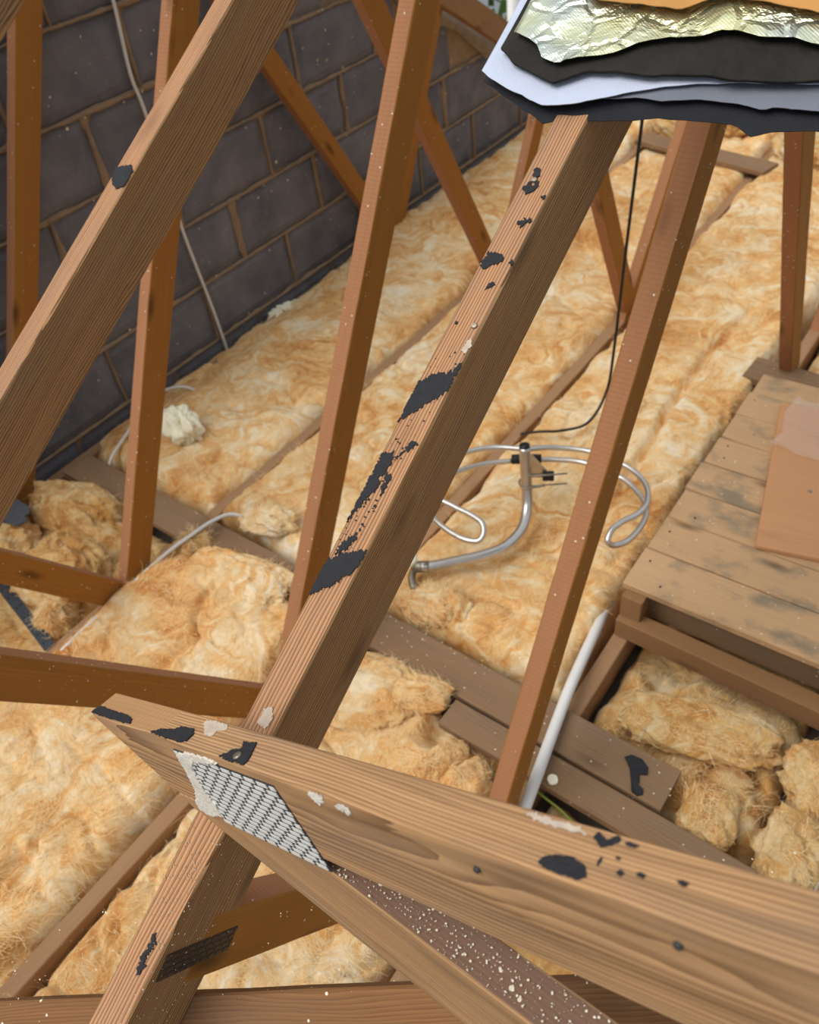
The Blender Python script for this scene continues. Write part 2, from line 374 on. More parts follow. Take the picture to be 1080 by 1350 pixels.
def chips(name, o, ax, ay, lx, ly, n, seed, parent, smin=0.0006, smax=0.0022, mat='chip', bias=None):
    """loose flakes lying on a face: real little slivers, too many and small to be things"""
    rr = random.Random(seed); o = Vector(o); ax = Vector(ax).normalized(); ay = Vector(ay).normalized(); nz = ax.cross(ay)
    v = []; f = []
    for i in range(n):
        u = rr.random(); u = u ** bias if bias else u
        c = o + ax * u * lx + ay * rr.random() * ly; s = smin + (smax - smin) * rr.random() ** 2.2; b = len(v)
        a0 = rr.random() * 6.28; asp = rr.uniform(0.35, 1)
        for k in range(5):
            a = 2 * math.pi * k / 5; x = math.cos(a) * s * rr.uniform(0.7, 1.2); y = math.sin(a) * s * asp
            v.append(c + ax * (x * math.cos(a0) - y * math.sin(a0)) + ay * (x * math.sin(a0) + y * math.cos(a0)) + nz * (0.0006 + 0.0006 * rr.random()))
        v.append(c - nz * 0.0004)
        f += [tuple(range(b, b + 5))] + [(b + (k + 1) % 5, b + k, b + 5) for k in range(5)]
    return tag(pydata(name, v, f, mat, parent), None, kind='stuff')

# ------------------------------------------------------------------ the setting
XW = -2.30
HS = 0.818                       # roof plane: z = HS + TP * y up to the ridge at y = YR
TP = 0.585; YR = 1.62
RC = math.cos(math.atan(TP)); RS = math.sin(math.atan(TP))
roofz = lambda y: HS + TP * (y if y < YR else 2 * YR - y)

fl = pydata('floor', [(-2.5, -1.9, -.13), (1.6, -1.9, -.13), (1.6, 5.1, -.13), (-2.5, 5.1, -.13), (-2.5, -1.9, -.15), (1.6, -1.9, -.15), (1.6, 5.1, -.15), (-2.5, 5.1, -.15)],
            [(0, 1, 2, 3), (7, 6, 5, 4), (0, 4, 5, 1), (1, 5, 6, 2), (2, 6, 7, 3), (3, 7, 4, 0)], 'ceil')
tag(fl, 'bare plasterboard back below the insulation', kind='structure')

def build_wall():
    y0, y1 = -1.5, 4.74
    ys = list(np.linspace(y0, YR, 26)) + list(np.linspace(YR, y1, 26))[1:]
    v = []; f = []
    for y in ys:
        tz = roofz(y) - 0.075
        v += [(XW - 0.012, y, -0.13), (XW - 0.012, y, tz), (XW - 0.22, y, -0.13), (XW - 0.22, y, tz)]
    for i in range(len(ys) - 1):
        a = i * 4; b = a + 4
        f += [(a, b, b + 1, a + 1), (a + 2, a + 3, b + 3, b + 2), (a + 1, b + 1, b + 3, a + 3), (a, a + 2, b + 2, b)]
    f += [(0, 1, 3, 2), (len(v) - 4, len(v) - 2, len(v) - 1, len(v) - 3)]
    wl = pydata('wall_left', v, f, 'mortar'); tag(wl, 'gable wall of charcoal blocks with brown mortar joints', kind='structure')
    # shared block shapes
    cache = {}
    def block_mesh(L, h, k):
        key = (round(L, 3), round(h, 3), k)
        if key in cache: return cache[key]
        nu, nv = max(4, int(L / 0.03)), max(3, int(h / 0.03))
        u = np.linspace(0, 1, nu + 1); w_ = np.linspace(0, 1, nv + 1); U, W = np.meshgrid(u, w_)
        ed = np.minimum(np.minimum(U, 1 - U) * L, np.minimum(W, 1 - W) * h)
        X = np.where(ed < 0.001, -0.010, 0.0) + 0.0016 * fbm(U * L * 18 + k * 9, W * h * 18, 3, 5 + k)
        jag = 0.004 * fbm(U * L * 30 + 4 * k, W * h * 30 + 7, 3, 50 + k)
        P = np.stack([X, U * L + jag, W * h + jag * 0.9], -1)
        o = grid_mesh('block', P, 'block', smooth=False); me = o.data; bpy.data.objects.remove(o)
        cache[key] = me; return me
    BL, BH, J = 0.455, 0.2225, 0.012
    rr = random.Random(3)
    for c in range(-1, 7):
        z = 0.005 + c * BH
        off = 2.11 if c % 2 == 0 else 1.883
        y = off - BL * 9
        while y < y1:
            ya, yb = max(y + J / 2, y0), min(y + BL - J / 2, y1)
            if yb - ya > 0.05:
                # clip under the gable slope by shortening
                zt = z + BH - J / 2
                while yb - ya > 0.05 and zt > min(roofz(ya), roofz(yb)) - 0.10:
                    if roofz(ya) < roofz(yb): ya += 0.05
                    else: yb -= 0.05
                if yb - ya > 0.05:
                    zb = z + J / 2 if c > -1 else -0.129
                    o = bpy.data.objects.new('block', block_mesh(round((yb - ya) * 20) / 20.0 if False else yb - ya, zt - zb, rr.randrange(3))); COL.objects.link(o)
                    o.location = (XW + rr.uniform(-0.003, 0.002), ya, zb); o.parent = wl
            y += BL
    # squeezed-out mortar standing irregularly in the joints
    v = []; f = []
    def smear(a, b, wdt, seed):
        n = max(6, int((Vector(b) - Vector(a)).length / 0.012)); base = len(v)
        A = Vector(a); B = Vector(b); d = (B - A).normalized(); s = Vector((0, -d.z, d.y))
        for i in range(n + 1):
            p = A.lerp(B, i / n); k = float(fbm(np.array(i * 0.17 + seed * 3.7), np.array(seed * 1.3), 4, seed))
            k2 = float(fbm(np.array(i * 0.3 + seed * 2.1), np.array(7.7), 3, seed + 5))
            hw = max(0.003, wdt * (0.75 + 0.9 * k)); pr = 0.0025 + 0.004 * k2
            c = p + s * 0.004 * k2
            v.extend([c - s * hw + Vector((-0.006, 0, 0)), c - s * hw * 0.5 + Vector((pr, 0, 0)), c + s * hw * 0.5 + Vector((pr * 0.8, 0, 0)), c + s * hw + Vector((-0.006, 0, 0))])
        for i in range(n):
            for k in range(3):
                q = base + i * 4 + k; f.append((q, q + 1, q + 5, q + 4))
    for c in range(0, 7):
        z = 0.005 + c * BH
        ya, yb = y0 + 0.02, y1 - 0.02
        while roofz(ya) - 0.09 < z: ya += 0.05
        while roofz(yb) - 0.09 < z: yb -= 0.05
        smear((XW, ya, z), (XW, yb, z), 0.0085, c)
        off = 2.11 if c % 2 == 0 else 1.883
        y = off - BL * 9
        while y < y1:
            if roofz(y) - 0.1 > z + BH and y > y0: smear((XW, y, z), (XW, y, z + BH), 0.008 + (0.010 if rr.random() < 0.35 else 0), c * 31 + int(y * 10) + 60)
            y += BL
    tag(pydata('mortar_smears', v, f, 'mortar', wl, smooth=True), None, kind='stuff')
    # grey parging along the gable slope
    P = []
    for i in range(60):
        y = 2.4 + i * (y1 - 2.4) / 59; row = []
        for k in range(8):
            q = k / 7; z = roofz(y) - 0.076 - q * (0.075 + 0.05 * float(fbm(np.array(y * 6), np.array(2.2), 4, 9)))
            row.append((XW + 0.014 * math.sin(math.pi * q) * (0.6 + 0.5 * float(vn(np.array(y * 14), np.array(q * 3), 3))) - 0.004, y, z))
        P.append(row)
    grid_mesh('parging', np.array(P), 'parge', wl)
    chips('mortar_crumbs', (XW + 0.004, 0.9, 0.0), (0, 1, 0), (0, 0, 1), 3.0, 1.1, 420, 12, wl, 0.001, 0.006)
    return wl
wall = build_wall()
# far eaves wall
ew = pydata('wall_eaves', [(-2.3, 4.66, -.13), (1.6, 4.66, -.13), (1.6, 4.66, .02), (-2.3, 4.66, .02), (-2.3, 4.78, -.13), (1.6, 4.78, -.13), (1.6, 4.78, .02), (-2.3, 4.78, .02)],
            [(0, 1, 2, 3), (5, 4, 7, 6), (3, 2, 6, 7), (1, 5, 6, 2), (4, 0, 3, 7), (0, 4, 5, 1)], 'mortar'); tag(ew, 'low eaves wall at the far side', kind='structure')

# ------------------------------------------------------------------ roof trusses
TT = 0.038
def ln(a, b, off):
    """centre line from one visible edge a-b (y,z), pushed off to the right of travel"""
    dx, dz = b[0] - a[0], b[1] - a[1]; L = math.hypot(dx, dz); n = (dz / L * off, -dx / L * off)
    return (a[0] + n[0], a[1] + n[1]), (b[0] + n[0], b[1] + n[1])
def ext(a, b, ya):
    k = (ya - a[1]) / (b[1] - a[1]); return (a[0] + (b[0] - a[0]) * k, ya)
X1, X2, X3, X4 = -0.42, -1.03, -1.63, -2.22
webs = {  # near tie (left edge), near strut (top edge), far tie (lower edge), far strut (left edge): points (y, z)
    X1: dict(tie=((1.232, 1.17), (0.620, 0.137)), strut=((0.079, 0.796), (0.161, 0.672)), ftie=((1.774, 0.968), (2.232, 0.193)), fstrut=((2.70, 0.05), (3.10, 0.78))),
    X2: dict(tie=((1.358, 1.256), (0.741, 0.235)), strut=((0.170, 0.677), (0.552, 0.089)), ftie=((2.147, 0.607), (2.417, 0.096)), fstrut=((2.563, 0.166), (2.822, 0.540))),
    X3: dict(tie=((1.304, 1.244), (0.626, 0.025)), strut=((0.402, 0.363), (0.613, 0.038)), ftie=((2.090, 0.791), (2.460, 0.101)), fstrut=((2.630, 0.050), (2.850, 0.449))),
    X4: dict(tie=((1.269, 1.167), (0.895, 0.464)), strut=((0.10, 0.80), (0.60, 0.03)), ftie=((2.042, 0.910), (2.430, 0.265)), fstrut=((2.67, 0.051), (3.07, 0.780))),
}
def truss(x, label, k, lift=0.0):
    t = empty('roof_truss'); tag(t, label, 'truss', 'roof trusses')
    d = 0.098; hv = d / 2 / RC                     # vertical half depth of a rafter
    yd = (1, 0, 0)
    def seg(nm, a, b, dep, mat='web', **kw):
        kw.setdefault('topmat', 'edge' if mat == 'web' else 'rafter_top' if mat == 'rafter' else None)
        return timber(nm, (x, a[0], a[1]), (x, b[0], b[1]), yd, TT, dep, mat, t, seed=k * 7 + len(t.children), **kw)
    # local Z of the frame: x cross y -> keep the top face up by ordering ends so that Z points up
    hv -= lift
    seg('rafter', (YR, roofz(YR) - hv), (-1.35, roofz(-1.35) - hv), d, 'rafter')
    seg('rafter', (2 * YR + 1.35, roofz(-1.35) - hv), (YR, roofz(YR) - hv), d, 'rafter')
    seg('bottom_chord', (4.55, -0.058), (-1.3, -0.058), 0.096, 'chord')
    W = webs[x]; wd = 0.075
    a, b = W['tie']; a0 = ext(a, b, 1.62); b0 = ext(a, b, -0.03); a0, b0 = ln(a0, b0, -wd / 2); seg('tie', a0, b0, wd)
    a, b = W['ftie']; a0 = ext(a, b, 1.60); b0 = ext(a, b, -0.03); a0, b0 = ln(a0, b0, -wd / 2); seg('tie', b0, a0, wd)
    a, b = W['strut']; top = roofz(a[0]) - 0.12
    a0 = ext(a, b, max(a[1] + (0.0 if x == X1 else 0.13), 0.62)); b0 = ext(a, b, -0.02); a0, b0 = ln(a0, b0, wd / 2); seg('strut', b0, a0, wd)
    a, b = W['fstrut']; a0 = ext(a, b, -0.02); b0 = ext(a, b, 0.80); a0, b0 = ln(a0, b0, wd / 2); seg('strut', b0, a0, wd)
    return t
T1 = truss(X1, 'roof truss whose rafter with black felt scraps crosses the centre under the cross truss', 1)
T2 = truss(X2, 'roof truss whose pale rafter cuts diagonally across the upper left corner', 2)
T3 = truss(X3, 'roof truss second from the block wall, brown web behind the pale rafter', 3, 0.05)
T4 = truss(X4, 'roof truss standing right against the dark block wall', 4)

SL = Vector((0, RC, RS)); NR = Vector((0, -RS, RC))      # up the slope, out of the slope
onroof = lambda x, y, o=0.0: Vector((x, y, HS + TP * y)) + NR * o
# torn felt left on the rafter tops
def torn(name, pts, to3, nrm, mat, parent, seed, jag=0.0011, step=0.0014, thick=0.0012, lim=None):
    """thin scrap with a torn outline; pts are face coordinates, to3 lifts them onto the face"""
    rr = random.Random(seed); out = []; n = len(pts)
    for i in range(n):
        a = Vector(pts[i]); b = Vector(pts[(i + 1) % n]); m = max(1, int((b - a).length / step)); nn = Vector((-(b - a).y, (b - a).x)).normalized()
        for k in range(m):
            p = a.lerp(b, k / m) + nn * rr.gauss(0, jag * 0.6)
            if lim: p.x = min(max(p.x, lim[0]), lim[1])
            out.append(p)
    bm = bmesh.new(); nrm = Vector(nrm).normalized()
    vs_ = [bm.verts.new(to3(p.x, p.y) + nrm * 0.0002) for p in out]
    try: f = bm.faces.new(vs_)
    except ValueError: return None
    bmesh.ops.triangulate(bm, faces=[f])
    if sum((q.normal.dot(nrm) for q in bm.faces)) < 0: bmesh.ops.reverse_faces(bm, faces=bm.faces)
    r = bmesh.ops.extrude_face_region(bm, geom=list(bm.faces))
    for q in r['geom']:
        if isinstance(q, bmesh.types.BMVert): q.co += nrm * thick
    bmesh.ops.recalc_face_normals(bm, faces=bm.faces)
    me = bpy.data.meshes.new(name); bm.to_mesh(me); bm.free()
    return link(name, me, mat, parent)
L1_ = (X1 - 0.0185, X1 + 0.0185)
for i, pts in enumerate((
    [(-0.4385, 0.537), (-0.4308, 0.5438), (-0.4223, 0.5498), (-0.4082, 0.5549), (-0.4055, 0.5627), (-0.4015, 0.5664), (-0.4015, 0.553), (-0.4018, 0.5388), (-0.4088, 0.5279), (-0.4199, 0.5175), (-0.4282, 0.507), (-0.4385, 0.4960)],
    [(-0.4385, 0.3600), (-0.425, 0.3698), (-0.4138, 0.3771), (-0.4015, 0.383), (-0.4015, 0.3737), (-0.4058, 0.3595), (-0.4194, 0.3431), (-0.4385, 0.3260)],
    [(-0.4375, 0.4642), (-0.4269, 0.4706), (-0.4232, 0.4656), (-0.4228, 0.4539), (-0.4278, 0.4426), (-0.4222, 0.4406), (-0.4264, 0.4282), (-0.4318, 0.4137), (-0.4375, 0.397)],
    [(-0.4217, 0.466), (-0.4154, 0.4757), (-0.4131, 0.4853), (-0.4042, 0.4839), (-0.4085, 0.4777), (-0.4146, 0.4718)],
    [(-0.4246, 0.4512), (-0.4149, 0.4495), (-0.4163, 0.4443), (-0.4142, 0.4322), (-0.4168, 0.4290), (-0.4200, 0.4440)],
    [(-0.4318, 0.3796), (-0.4238, 0.3892), (-0.4178, 0.3879), (-0.4251, 0.3752), (-0.4323, 0.3671)],
    [(-0.4370, 0.6593), (-0.4341, 0.6723), (-0.4273, 0.6755), (-0.4194, 0.6734), (-0.4138, 0.6709), (-0.4142, 0.6676), (-0.4229, 0.6617), (-0.4300, 0.6561)],
    [(-0.4326, 0.7406), (-0.4303, 0.7482), (-0.4229, 0.7467), (-0.4221, 0.7518), (-0.4169, 0.7508), (-0.4168, 0.7458), (-0.4201, 0.742), (-0.4259, 0.7372)],
    [(-0.4302, 0.7613), (-0.4281, 0.7658), (-0.4248, 0.7643), (-0.4226, 0.758), (-0.4245, 0.753), (-0.4288, 0.7573)],
    [(-0.420, 0.7079), (-0.4154, 0.7112), (-0.4146, 0.7146), (-0.4112, 0.712), (-0.4064, 0.713), (-0.4066, 0.71), (-0.4102, 0.7085), (-0.4132, 0.7042)],
    [(-0.4167, 0.6368), (-0.4174, 0.6429), (-0.4132, 0.6468), (-0.4108, 0.6449), (-0.4129, 0.6399)],
    [(-0.4069, 0.6672), (-0.4053, 0.6708), (-0.4018, 0.6701), (-0.4018, 0.6661)],
    [(-0.4089, 0.7365), (-0.4077, 0.7392), (-0.4028, 0.7377), (-0.4043, 0.7348)],
    [(-0.418, 0.030), (-0.412, 0.026), (-0.414, 0.010), (-0.410, 0.004), (-0.415, -0.004), (-0.419, 0.008)])):
    torn('felt_scrap', pts, lambda a, b: onroof(a, b), NR, 'tar', T1, 100 + i, jag=0.0018, lim=L1_)
torn('felt_scrap', [(-1.0480, 0.6734), (-1.0228, 0.6800), (-1.0120, 0.6740), (-1.0120, 0.6513), (-1.0237, 0.6458), (-1.0360, 0.6500), (-1.0480, 0.6626)], lambda a, b: onroof(a, b), NR, 'tar', T2, 130, lim=(X2 - 0.0185, X2 + 0.0185))
chips('felt_specks', onroof(-0.4365, 0.372), (1, 0, 0), SL, 0.022, 0.13, 90, 144, T1, 0.0005, 0.0022, 'tar')
chips('felt_specks', onroof(-0.4365, 0.49), (1, 0, 0), SL, 0.034, 0.10, 40, 145, T1, 0.0004, 0.0016, 'tar')
def nail(parent, p, nrm, r=0.0035, mat='rust', nm='nail_head'):
    nrm = Vector(nrm).normalized(); p = Vector(p); a = nrm.orthogonal().normalized(); b = nrm.cross(a); v = [p + nrm * 0.0022]; f = []
    n = 12
    for rr_, hh in ((r * 0.8, 0.002), (r, 0.001), (r, -0.001)):
        v += [p + a * math.cos(2 * math.pi * k / n) * rr_ + b * math.sin(2 * math.pi * k / n) * rr_ + nrm * hh for k in range(n)]
    for k in range(n):
        k2 = (k + 1) % n; f.append((0, 1 + k, 1 + k2))
        for q in (0, 1): f.append((1 + q * n + k, 1 + (q + 1) * n + k, 1 + (q + 1) * n + k2, 1 + q * n + k2))
    return pydata(nm, v, f, mat, parent, smooth=False)
nail(T1, onroof(-0.409, 0.602), NR); nail(T1, onroof(-0.424, 0.752, 0.001), NR, 0.003); nail(T1, onroof(-0.43, 0.60), NR, 0.0018, 'blackp')
torn('render_smear', [(-0.410, 0.577), (-0.404, 0.575), (-0.402, 0.583), (-0.405, 0.590), (-0.409, 0.586)], onroof, NR, 'plaster', T1, 141, thick=0.0005)
torn('render_smear', [(-0.424, 0.214), (-0.412, 0.212), (-0.410, 0.222), (-0.417, 0.232), (-0.423, 0.226)], onroof, NR, 'plaster', T1, 142, thick=0.0005)
# toothed plates where webs meet rafters and ceiling chords
def toothplate(parent, c, ax, ay, lx, ly, rows, cols, matb, matt, ang=0.0, skew=0.0):
    ax = Vector(ax).normalized(); ay = Vector(ay).normalized(); nz = ax.cross(ay)
    c = Vector(c)
    P = lambda u, v_, h: c + ax * (u * lx + v_ * ly * skew) + ay * (v_ * ly) + nz * h
    q = [(-.5, -.5), (.5, -.5), (.5, .5), (-.5, .5)]
    v = [P(a, b, 0.0006) for a, b in q] + [P(a, b, -0.0005) for a, b in q]
    o = pydata('nail_plate', v, [(0, 1, 2, 3), (7, 6, 5, 4), (0, 4, 5, 1), (1, 5, 6, 2), (2, 6, 7, 3), (3, 7, 4, 0)], matb, parent)
    v = []; f = []
    for r in range(rows):
        for k in range(-1, cols + 1):
            u0 = (k + 0.12 + (0.5 if r % 2 else 0.0)) / cols - .5; u1 = u0 + 0.76 / cols
            u0 = max(u0, -.5); u1 = min(u1, .5)
            if u1 - u0 < 0.02: continue
            v0 = (r + 0.20) / rows - .5; v1 = (r + 0.80) / rows - .5; b = len(v)
            v += [P(u0, v0, 0.0012), P(u1, v0, 0.0012), P(u1, v1, 0.0012), P(u0, v1, 0.0012), P(u0, v0, 0.0003), P(u1, v0, 0.0003), P(u1, v1, 0.0003), P(u0, v1, 0.0003)]
            f += [(b, b + 1, b + 2, b + 3), (b, b + 4, b + 5, b + 1), (b + 1, b + 5, b + 6, b + 2), (b + 2, b + 6, b + 7, b + 3), (b + 3, b + 7, b + 4, b)]
    tag(pydata('plate_webs', v, f, matt, o), None, kind='stuff')
    return o
toothplate(T1, (X1 + TT / 2, 0.046, 0.772), (0, 0.62, -0.785), (0, 0.785, 0.62), 0.105, 0.028, 4, 9, 'plate_dark', 'plate_dark')
for (tr, x) in ((T2, X2), (T3, X3), (T4, X4)):
    toothplate(tr, (x + TT / 2, 0.046, 0.772), (0, 0.62, -0.785), (0, 0.785, 0.62), 0.105, 0.028, 4, 9, 'plate_dark', 'plate_dark')
chips('wood_flakes', (X1 + TT / 2, -0.06, 0.70), (0, RC, RS), (0, -RS, RC), 0.25, 0.085, 120, 5, T1, 0.0004, 0.0014)
chips('wood_flakes', (X1 - 0.018, 0.02, HS + TP * 0.02 + 0.0005), (1, 0, 0), SL, 0.036, 0.11, 130, 6, T1, 0.0003, 0.0011, 'flake_g')
chips('wood_flakes', (X1 + TT / 2, 0.70, 0.20), (0, 0.53, 0.85), (0, -0.85, 0.53), 1.1, 0.05, 30, 8, T1, 0.0006, 0.002)
chips('wood_flakes', (X2 + TT / 2, 0.155, 0.585), (0, 0.545, -0.84), (0, 0.84, 0.545), 0.66, 0.07, 70, 9, T2, 0.0006, 0.002)
chips('wood_flakes', (X2 + TT / 2, 0.80, 0.25), (0, 0.517, 0.856), (0, -0.856, 0.517), 1.1, 0.06, 30, 10, T2, 0.0006, 0.002)

# diagonal brace nailed under the rafters
def brace():
    d = Vector((0.551, 0.334, 0.196)).normalized()
    c = Vector((-0.416, 0.011, 0.7095))
    yax = d.cross(NR).normalized()          # across the brace inside the roof plane
    mid = lambda s: c + d * s + (-yax if yax.y > 0 else yax) * 0.05 - NR * 0.012
    b = empty('diagonal_brace'); tag(b, 'brown diagonal brace nailed under the rafters along the bottom edge', 'brace')
    timber('plank', mid(-1.9), mid(1.25), NR, 0.026, 0.10, 'brace', b, seed=4)
    nail(b, mid(0.24) + NR * 0.0135, NR, 0.004)
    chips('wood_flakes', mid(-0.5) + NR * 0.0135 - d.cross(NR) * 0.045, d, NR.cross(d), 1.2, 0.09, 260, 22, b, 0.0004, 0.0013)
brace()

# ------------------------------------------------------------------ cross truss lying over the rafter
def cross_truss():
    t = empty('cross_truss'); tag(t, 'weathered valley truss with white nail plate lying across the rafters in front', 'truss')
    CT = 0.0335; CD = 0.0858
    O = Vector((-0.33289, 0.13737, 1.07229)); d = Vector((0.86523, 0.00707, 0.50132)); b = Vector((0.03538, 0.99655, -0.07512)); u = Vector((-0.50012, 0.08273, 0.86199))
    mw = frame(O, d, b)
    topf = lambda a, c: O + d * a + b * c
    fr = lambda a, c: O + d * a + u * c
    pts = [(-0.3128, -0.002), (-0.207, -CD), (0.0, -CD), (0.5, -CD), (1.3, -CD), (1.3, 0), (0.5, 0.0), (0.1, 0.0), (-0.145, 0.0)]
    prism('rafter', pts, CT, mw, ['cross', 'endgrain'], t, 0.0020, {8: 1})
    k = -0.485; ed = (d + u * k).normalized(); o2 = fr(-0.190, -0.1035); mw2 = frame(o2, ed, b); inv = mw2.inverted()
    l2 = lambda a, c: (lambda p: (p.x, p.z))(inv @ fr(a, c))
    et = lambda a: -0.1352 + k * (a - 0.1098); eb = lambda a: -0.1035 + k * (a + 0.19)
    pe = [(-0.206, -CD - 0.0004), (-0.190, -0.1035), (0.3, eb(0.3)), (1.1, eb(1.1)), (1.1, et(1.1)), (0.3, et(0.3)), (0.0085, -CD - 0.0004)]
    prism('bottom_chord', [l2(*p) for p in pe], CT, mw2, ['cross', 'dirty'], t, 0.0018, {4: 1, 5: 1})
    fn = -b
    toothplate(t, fr(-0.0365, -0.0540) + fn * 0.0003, d, u, 0.166, 0.088, 14, 9, 'plate', 'plate_tab', skew=0.0)
    def s_(p, sd, mat='tar', nm='felt_scrap', th=0.0011, jag=0.0010, lf=topf, n_=u): return torn(nm, p, lf, n_, mat, t, sd, jag, thick=th)
    slope = lambda a, c: topf(a, c) + u * (-0.002 * max(0.0, (-0.145 - a) / 0.168) + 0.0002)
    s_([(-0.311, 0.0040), (-0.306, 0.0110), (-0.290, 0.0105), (-0.2649, 0.0100), (-0.2329, 0.0100), (-0.214, 0.0078), (-0.2083, 0.0030), (-0.2275, 0.0018), (-0.2542, 0.0014), (-0.2904, 0.0012), (-0.309, 0.0012)], 200, lf=slope)
    s_([(-0.1577, 0.0012), (-0.1458, 0.0075), (-0.1235, 0.0111), (-0.1188, 0.0156), (-0.0991, 0.0171), (-0.0895, 0.0129), (-0.0897, 0.0046), (-0.0963, 0.0012), (-0.1154, 0.0010)], 201, lf=slope)
    s_([(-0.0271, 0.0015), (-0.0183, 0.0096), (-0.0095, 0.0143), (-0.0157, 0.0199), (-0.0061, 0.0201), (0.0009, 0.0227), (0.0051, 0.0163), (0.011, 0.0083), (0.0119, 0.0011), (0.0026, 0.001), (-0.009, 0.0010)], 202)
    s_([(0.2939, 0.0048), (0.2947, 0.0088), (0.3011, 0.0121), (0.3105, 0.0134), (0.3183, 0.0108), (0.3222, 0.0059), (0.3188, 0.0029), (0.3101, 0.0025), (0.3007, 0.0026)], 203, th=0.0003, jag=0.0004)
    s_([(0.3132, 0.0269), (0.3146, 0.0307), (0.3185, 0.0286), (0.3209, 0.0274), (0.3248, 0.0312), (0.3276, 0.0295), (0.3249, 0.025), (0.3202, 0.0225)], 204, th=0.0003, jag=0.0007)
    for i, (x, y, a, c) in enumerate(((0.3362, 0.0130, 0.0022, 0.0017), (0.346, 0.0151, 0.0027, 0.0014), (0.3652, 0.0176, 0.003, 0.0014), (0.3313, 0.0197, 0.0015, 0.0007), (0.3236, 0.0153, 0.001, 0.0028), (0.334, 0.0285, 0.004, 0.0012))):
        s_([(x - a, y), (x - a * 0.3, y + c), (x + a, y + c * 0.4), (x + a * 0.6, y - c), (x - a * 0.5, y - c * 0.8)], 205 + i, th=0.0003, jag=0.0003)
    nail(t, topf(-0.0039, 0.0061) + u * 0.001, u, 0.0038)
    s_([(-0.0927, 0.0246), (-0.094, 0.0290), (-0.0791, 0.0308), (-0.0582, 0.0305), (-0.0528, 0.0265), (-0.0635, 0.0222), (-0.062, 0.0157), (-0.0757, 0.0158)], 215, 'plaster', 'render_smear', 0.0003)
    s_([(0.265, 0.0300), (0.2827, 0.0305), (0.3035, 0.0295), (0.3112, 0.0273), (0.295, 0.0262), (0.275, 0.0270)], 216, 'plaster', 'render_smear', 0.0003)
    for i, (p, th) in enumerate((([(0.1251, -0.0061), (0.1352, -0.0021), (0.1429, -0.0042), (0.1372, -0.0114), (0.13, -0.0102)], 0.0005), ([(0.0956, -0.004), (0.108, 0.000), (0.116, -0.001), (0.1048, -0.012), (0.0996, -0.010)], 0.0005),
                     ([(-0.1175, -0.0154), (-0.0915, -0.0082), (-0.0506, -0.0047), (-0.0355, -0.0067), (-0.0841, -0.016), (-0.1032, -0.0263), (-0.1074, -0.0423), (-0.1117, -0.0587), (-0.1089, -0.0734), (-0.1153, -0.0879), (-0.1462, -0.0980), (-0.1656, -0.0958), (-0.1602, -0.0838), (-0.1458, -0.0723), (-0.1358, -0.0621), (-0.1258, -0.0408)], 0.0022))):
        torn('render_smear', p, fr, fn, 'white_smear', t, 220 + i, 0.0016, thick=th)
    nail(t, fr(0.2466, -0.017), fn, 0.0022, 'plate'); nail(t, fr(0.3653, -0.0165), fn, 0.0022, 'plate')
    chips('paint_flakes', fr(0.012, et(0.012)) + b * 0.002 + u * 0.0006, ed, b, 0.42, CT - 0.004, 900, 31, t, 0.0003, 0.0013, bias=1.4)
    return t
M['white_smear'] = flat('white_render_lump', srgb(224, 218, 206), 0.9, 0.1, 60, 0.25, 200, 0.8)
M['endgrain'] = wood('sawn_end_wood', srgb(190, 146, 102), srgb(140, 100, 66), 30, knots=0.0, contrast=0.3, saw=0.5)
cross_truss()

# ------------------------------------------------------------------ stripped roof covering folded back on the upper slope
def sheet(name, label, cat, edge, off, mat, seed, xr=0.75, wave=0.004, crink=0.0, left=None, ytop=1.6, lip=0.0, thick=0.0012, droop=0.0):
    edge = list(edge); lx, ly = edge[-1]
    k = 0
    while edge[-1][0] < xr:
        k += 1; edge.append((edge[-1][0] + 0.045, ly + 0.008 * math.sin(k * 1.7 + seed)))
    ex = np.array([p[0] for p in edge]); ey = np.array([p[1] for p in edge])
    nx = 220; u = np.linspace(0, 1, nx); s = np.concatenate([[0], np.cumsum(np.hypot(np.diff(ex), np.diff(ey)))]); s /= s[-1]
    cx = np.interp(u, s, ex); cy = np.interp(u, s, ey)
    cy = cy + 0.0012 * fbm(cx * 60, cx * 0 + seed, 3, seed)
    ny = 90; q = (np.linspace(0, 1, ny) ** 1.9)[:, None]
    Y = cy[None, :] + (ytop - cy[None, :]) * q
    Xg = np.repeat(cx[None, :], ny, 0)
    if left is not None: Xg = Xg + (left - cx[0]) * np.clip(q * 6, 0, 1) * np.exp(-(cx[None, :] - cx[0]) / 0.05)
    d = Y - cy[None, :]
    o = off + wave * fbm(Xg * 9, Y * 9 + seed, 3, seed) * np.clip(1.0 - 0.3 * d, 0.2, 1) + crink * fbm(Xg * 28 + 3, Y * 28, 4, seed + 3) + lip * np.exp(-d / 0.02) * (0.5 + 0.6 * fbm(Xg * 14, Y * 0 + seed, 2, seed + 8))
    o = o - droop * np.exp(-d / 0.012)
    Z = HS + TP * Y
    P = np.stack([Xg, Y, Z + o], -1)
    ob = grid_mesh(name, P, mat)
    md = ob.modifiers.new('thickness', 'SOLIDIFY'); md.thickness = thick; md.offset = -1
    tag(ob, label, cat, 'stripped roof membranes'); return ob
sheet('black_underlay', 'black underlay, lowest layer of the stripped roof covering', 'membrane',
      [(-0.547, 0.852), (-0.524, 0.843), (-0.498, 0.833), (-0.469, 0.822), (-0.45, 0.814), (-0.438, 0.818), (-0.397, 0.823), (-0.357, 0.829), (-0.329, 0.835), (-0.297, 0.836), (-0.253, 0.837), (-0.232, 0.828), (-0.217, 0.834), (-0.177, 0.84)], 0.004, 'felt2', 1, wave=0.001, droop=0.006)
